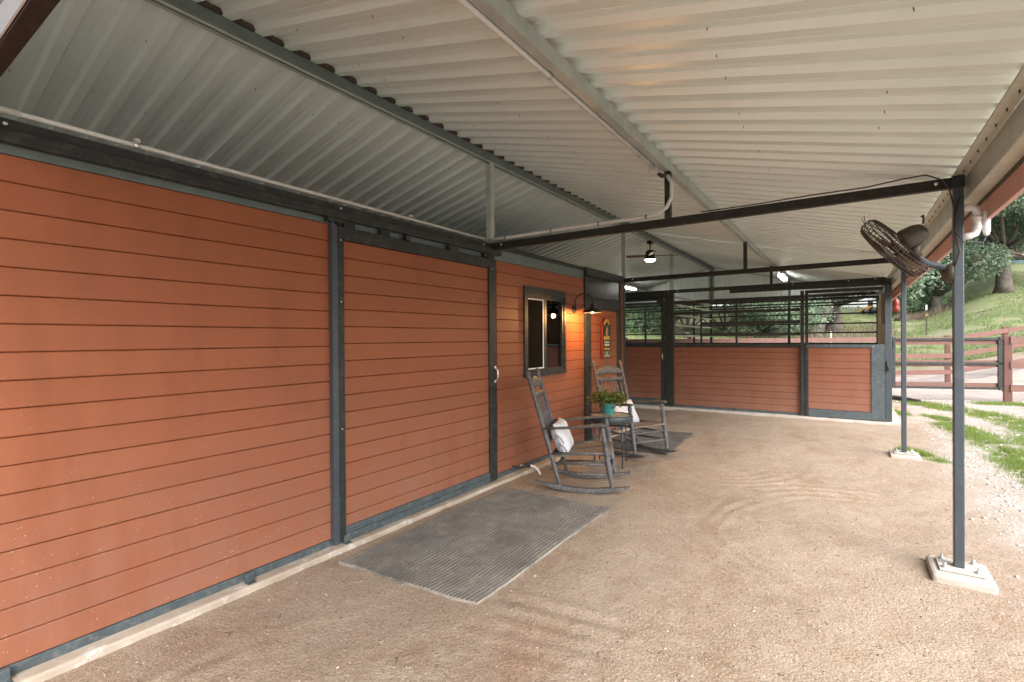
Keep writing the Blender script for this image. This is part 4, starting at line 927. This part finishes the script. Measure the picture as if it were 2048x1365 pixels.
# ------------------------------------------------------------------ gate and fences
def G(u, d):  # point on a viewing direction at forward distance
    r = _F*984.43+_R*(u-1024); r.z = 0; r = r*(d/(r.dot(_F))); return r.x, r.y
gp = Vector((3.04, 16.0)); gl = Vector((.907, 15.27)); gd = (gp-gl).normalized(); gn = Vector((gd.y, -gd.x))
gt = thing('farm_gate', 'black steel three rail gate before the brown fence, right of the stalls', 'gate', (gp.x, gp.y, .05))
def gpt(s_, z, off=0): p = gl+gd*s_+gn*off; return (p.x, p.y, z)
GL = (gp-gl).length-.07
for z, h in ((1.535, .06), (.955, .06), (.37, .055)): MB().bar(gpt(.0, z), gpt(GL, z), .04, h).build('rail', M['steel'], gt, bevel=.004)
for z, h in ((1.455, .10), (.955, .15), (.445, .10)): MB().bar(gpt(.04, z, -.035), gpt(GL-.05, z, -.035), .022, h).build('gate_board', M['brown_fence'], gt, bevel=.003)
for s_, w_ in ((0, .07), (GL-.05, .09)): MB().bar(gpt(s_, .345), gpt(s_, 1.565 if s_ else 1.60), .04, w_, up=(gd.x, gd.y, 0)).build('stile', M['steel'], gt, bevel=.004)
for z in (1.55, .37): MB().bar(gpt(GL-.08, z), gpt(GL+.15, z), .07, .07).tube([gpt(GL, z-.06), gpt(GL, z+.06)], .02, 8).build('hinge', M['black'], gt)
MB().bar(gpt(-.02, 1.44), gpt(.03, 1.44), .08, .16).build('latch', M['black'], gt)
def rail_fence(name_label, posts, rails=(1.5, .96, .38), h=.15, group='brown rail fences'):
    t = thing('rail_fence', name_label, 'fence', (posts[0][0], posts[0][1], H(*posts[0][:2])))
    for x, y, z in posts: MB().box(x-.07, x+.07, y-.07, y+.07, z-.2, z+1.58).build('fence_post', M['brown_fence'], t, bevel=.008)
    for a, b in zip(posts, posts[1:]):
        dd = Vector((b[0]-a[0], b[1]-a[1], 0)).normalized(); nn = Vector((dd.y, -dd.x, 0))*.09
        for rz_ in rails:
            MB().bar(Vector((a[0], a[1], a[2]+rz_))+nn, Vector((b[0], b[1], b[2]+rz_))+nn, .03, h).build('fence_board', M['brown_fence'], t, bevel=.004)
    return t
pr_ = [(gp.x+gd.x*(.02+2.3*i), gp.y+gd.y*(.02+2.3*i), .03) for i in range(4)]
rail_fence('brown three board fence continuing right from the gate hinge post', pr_, (1.47, .90, .36), .16)
pb = []
for u, d in ((950, 15.2), (1100, 15.5), (1250, 15.8), (1380, 16.0), (1500, 16.1), (1620, 16.2), (1757, 16.3), (1895, 16.4)):
    x, y = G(u, d); pb.append((x, y, .05))
for u, d, z in ((2010, 16.55, .33), (2120, 16.9, .62), (2230, 17.4, .9)):
    x, y = G(u, d); pb.append((x, y, z))
rail_fence('long brown three board fence behind the gate, climbing the slope to the right', pb, (1.45, .9, .36), .15)
# gate infill boards seen behind its rails
x, y = G(1853, 25); z = H(x, y)
t = thing('marker_stake', 'rusty steel stake with a white tip on the grassy slope', 'stake', (x, y, z)); MB().box(x-.03, x+.03, y-.03, y+.03, z-.1, z+1.25).build('stake', M['rusty'], t); MB().box(x-.032, x+.032, y-.032, y+.032, z+1.25, z+1.5).build('tip', M['white'], t); MB().box(x-.035, x+.035, y-.035, y+.035, z+.95, z+1.02).build('band', M['yellow'], t)
x, y = G(1662, 25); z = H(x, y)
tag(MB().tube([(x, y, z-.1), (x, y, z+1.0)], .03, 8).build('marker_stake', M['white']), 'white plastic stake beneath the forked oak, seen through the stall', 'stake')
# black drain pipe on drive edge
tag(MB().tube([(.74, 15.6, .1), (1.0, 15.3, .1), (1.35, 14.75, .09)], .05, 10).build('drain_pipe', M['black']), 'black drain pipe lying along the drive edge past the stall corner', 'pipe')
# red feeder and hanger
t = thing('bird_feeder', 'red hanging feeder on the outside of the stall corner', 'feeder', (.76, 12.3, 2.2)); MB().lathe((.76, 12.0, 2.08), [(0, 0), (.05, .02), (.055, .08), (.035, .12), (.05, .15), (.045, .22), (0, .27)], (0, 0, 1), 16).build('feeder', M['orange_red'], t); MB().tube([(.76, 12.0, 2.35), (.76, 12.0, 2.52)], .004, 5).build('hook', M['wire'], t)

# ------------------------------------------------------------------ trees
def leaves(cent, rad, n, size, flat_=.75):
    c = RNG.choice(len(cent), n, p=np.array([r**2 for r in rad])/sum(r**2 for r in rad)); ce = np.array(cent)[c]; ra = np.array(rad)[c]
    d = RNG.normal(size=(n, 3)); d /= np.linalg.norm(d, axis=1)[:, None]; rr = ra*(.45+.6*RNG.random(n)**.6)
    p = ce+d*rr[:, None]*np.array([1, 1, flat_])
    # small local clumps
    k = max(1, n//9); cc = p[RNG.integers(0, n, k)]; sel = RNG.random(n) < .72; idx = RNG.integers(0, k, n)
    p = np.where(sel[:, None], cc[idx]+RNG.normal(size=(n, 3))*size*1.7, p)
    a = RNG.normal(size=(n, 3)); a /= np.linalg.norm(a, axis=1)[:, None]; b = np.cross(a, RNG.normal(size=(n, 3))); b /= np.linalg.norm(b, axis=1)[:, None]
    s = size*(.6+.8*RNG.random(n)); a *= s[:, None]; b *= (s*.55)[:, None]
    return np.stack([p-a, p-b, p+a, p+b], 1).reshape(-1, 3)
def tree(u, d, h, cr, tr, label, mat='leaf_oak', n=7000, size=.16, low=.35, seed=0, group='oaks on the hillside', lean=(0, 0), nm='oak_tree', blobs=9, fork=False, wide=1.0, cat='tree'):
    rnd = random.Random(seed); x, y = G(u, d); z = H(x, y)-.15
    t = thing(nm, label, cat, (x, y, z), group=group)
    tp = Vector((x+lean[0], y+lean[1], z+h*low)); m = MB()
    pts = [Vector((x, y, z)).lerp(tp, k/5)+Vector((rnd.uniform(-.05, .05)*k, rnd.uniform(-.05, .05)*k, 0)) for k in range(6)]
    m.tube(pts, [tr*1.35, tr*1.02, tr*.92, tr*.86, tr*.8, tr*.72], 12)
    cent = []; rad = []
    for i in range(blobs):
        a = 2*PI*i/blobs+rnd.uniform(-.4, .4); q = rnd.uniform(.25, .85); zz = rnd.uniform(low+.06, .95)
        prof = math.sin(max(.12, min(1, (zz-low+.12)/(1.02-low)))*PI)**.6
        c = (x+lean[0]+math.cos(a)*cr*q*prof*wide, y+lean[1]+math.sin(a)*cr*q*prof*wide, z+h*zz); cent.append(c); rad.append(cr*rnd.uniform(.32, .52))
        tgt = Vector(c); mid = tp.lerp(tgt, .5)+Vector((0, 0, -.06*h)); m.tube([tp-(tp-Vector((x, y, z)))*.12*rnd.random(), mid, tgt], [tr*.42, tr*.26, tr*.08], 7)
    cent.append((x+lean[0], y+lean[1], z+h*.78)); rad.append(cr*.6)
    m.build('trunk', M['trunk'], t)
    v = leaves(cent, rad, int(n*3.0), size*.88)-np.array([x, y, z]); o = np_mesh('crown', v, np.arange(len(v)).reshape(-1, 4), M[mat], 4); o.parent = t
    return t
# right of the barn
tree(2007, 38.0, 11.5, 5.6, .50, 'big dark oak with a thick bare trunk on the slope behind the near post', seed=1, low=.30, n=15000, blobs=12, size=.10)
tree(1870, 41, 8.2, 3.9, .42, 'rounded oak with a short trunk left of the near post', seed=2, low=.2, n=12000, size=.10)
tree(1957, 46, 8, 3.2, .2, 'slender leaning oak between the two bigger oaks', seed=3, low=.32, lean=(-.8, 0), n=6000, size=.10)
tree(1828, 43, 4.2, 2.6, .2, 'low bushy oak reaching the grass beside the thin post', 'leaf_bush', seed=4, low=.1, n=7000, size=.09)
tree(1905, 56, 13, 5.5, .4, 'tall pale oak in the tree line, above the slender oak', 'leaf_pale', seed=5, low=.2, n=9000, size=.15)
tree(1990, 60, 15, 6.5, .4, 'tall pale oak rising behind the big dark oak', 'leaf_pale', seed=6, low=.25, n=10000, size=.16)
tree(2080, 50, 17, 7, .5, 'very tall oak at the right edge of the view', 'leaf_oak', seed=7, low=.25, n=12000, size=.15)
tree(1790, 60, 10, 5.5, .35, 'pale oak in the tree line above the stall corner', 'leaf_pale', seed=8, low=.15, n=8000, size=.15)
tree(2150, 38, 13, 5.5, .4, 'oak beyond the right edge of the view', 'leaf_oak', seed=9, low=.3, n=6000, size=.15)
tree(1850, 70, 12, 6, .35, 'distant pale oak behind the low bushy oak', 'leaf_pale', seed=18, low=.12, n=7000, size=.17)
tree(1940, 75, 14, 7, .35, 'distant pale oak closing the gap behind the slender oak', 'leaf_pale', seed=19, low=.12, n=8000, size=.17)
# seen through the stalls
tree(1668, 34, 12, 6.2, .50, 'forked old oak seen through the right stall opening', seed=10, low=.17, n=9000, size=.10, blobs=8)
tree(1625, 33, 11, 5, .42, 'leaning oak trunk seen just right of the stall door stile', seed=11, low=.22, lean=(1.0, .3), n=7000, size=.10)
for i, (u, d, h_, lb) in enumerate([(1290, 33, 6.5, 'leafy shrub oak seen through the left stall grille'), (1375, 31, 6.0, 'leafy shrub oak seen right of the wide stall post'), (1450, 32, 6.5, 'leafy shrub oak at the left of the middle stall grille'), (1525, 31, 6.0, 'leafy shrub oak at the right of the middle stall grille'), (1590, 35, 6.5, 'leafy shrub oak beside the leaning trunk'), (1230, 35, 8, 'leafy shrub oak hidden behind the clad wall corner'), (1340, 44, 12, 'tall oak behind the shrub oaks, left'), (1480, 46, 13, 'tall oak behind the shrub oaks, middle'), (1570, 44, 12, 'tall oak behind the shrub oaks, right')]):
    tree(u, d, h_, 3.2 if d < 40 else 5.5, .2, lb, 'leaf_bush' if d < 36 and i % 2 == 0 else 'leaf_oak', seed=20+i, low=.08, n=9000, size=.085 if d < 40 else .14, blobs=11, nm='shrub_oak' if d < 40 else 'oak_tree', cat='tree')
# brush strip under trees
def f_brush():
    d = 27+8*RNG.random(); u = 1600+330*RNG.random() if RNG.random() < .5 else 1800+60*RNG.random(); d = d if u < 1790 else 38+5*RNG.random(); return G(u, d)
blades('dry_brush', 7000, f_brush, .2, .7, .03, M['dry'], 'grey dry brush and sticks under the oaks')
# tractor far on the hill
x, y = G(1736, 45); z = H(x, y)
t = thing('tractor', 'small yellow tractor with a front bucket parked far up the hill', 'tractor', (x, y, z))
MB().box(x-.1, x+.75, y-.4, y+.4, z+.55, z+1.15).box(x-.55, x-.05, y-.35, y+.35, z+.5, z+.85).build('body', M['yellow'], t, bevel=.06)
MB().box(x+.0, x+.6, y-.38, y+.38, z+1.15, z+1.85).build('cab', M['dark'], t, bevel=.05); MB().box(x-.05, x+.65, y-.42, y+.42, z+1.86, z+1.95).build('cab_roof', M['yellow'], t)
MB().bar((x-.2, y-.42, z+.9), (x-1.2, y-.42, z+.45), .08, .12).bar((x-.2, y+.42, z+.9), (x-1.2, y+.42, z+.45), .08, .12).build('loader_arm', M['yellow'], t)
MB().prism([(-1.55, .15), (-1.1, .15), (-1.05, .6), (-1.25, .35)], (-.6, .6), lambda a, b, e: (x+a, y+e, z+b)).build('bucket', M['yellow'], t)
for wx, wr in ((.55, .48), (-.45, .33)):
    for sy in (-.5, .5): MB().lathe((x+wx, y+sy-.1, z+wr), [(0, 0), (wr*.9, 0), (wr, .05), (wr, .17), (wr*.9, .22), (0, .22)], (0, 1, 0), 20).build('wheel', M['black'], t)
t.scale = (.62, .62, .62)
# far house with cars
x, y = G(2045, 62); z = H(x, y)
t = thing('distant_house', 'low pink walled building glimpsed under the oaks at the right', 'building', (x, y, z))
MB().box(x-5, x+5, y-2, y+2, z, z+2.0).build('wall', M['clay'], t); MB().prism([(-5.4, 2.0), (5.4, 2.0), (4.2, 2.9), (-4.2, 2.9)], (-2.3, 2.3), lambda a, b, e: (x+a, y+e, z+b)).build('roof', M['fascia'], t)
for k in range(4): MB().box(x-4+k*2.2, x-3+k*2.2, y-2.03, y-1.98, z+.8, z+1.6).build('window', M['dark'], t)
x, y = G(2022, 56); z = H(x, y)
t = thing('parked_car', 'teal car parked before the distant house', 'car', (x, y, z)); MB().box(x-2, x+2, y-.8, y+.8, z+.3, z+.85).build('body', M['teal_paint'], t, bevel=.15); MB().box(x-1.1, x+1.2, y-.7, y+.7, z+.85, z+1.35).build('cabin', M['dark'], t, bevel=.15)
for a in (-1.3, 1.3): MB().lathe((x+a, y-.85, z+.32), [(0, 0), (.32, 0), (.32, .2), (0, .2)], (0, 1, 0), 16).build('wheel', M['black'], t)
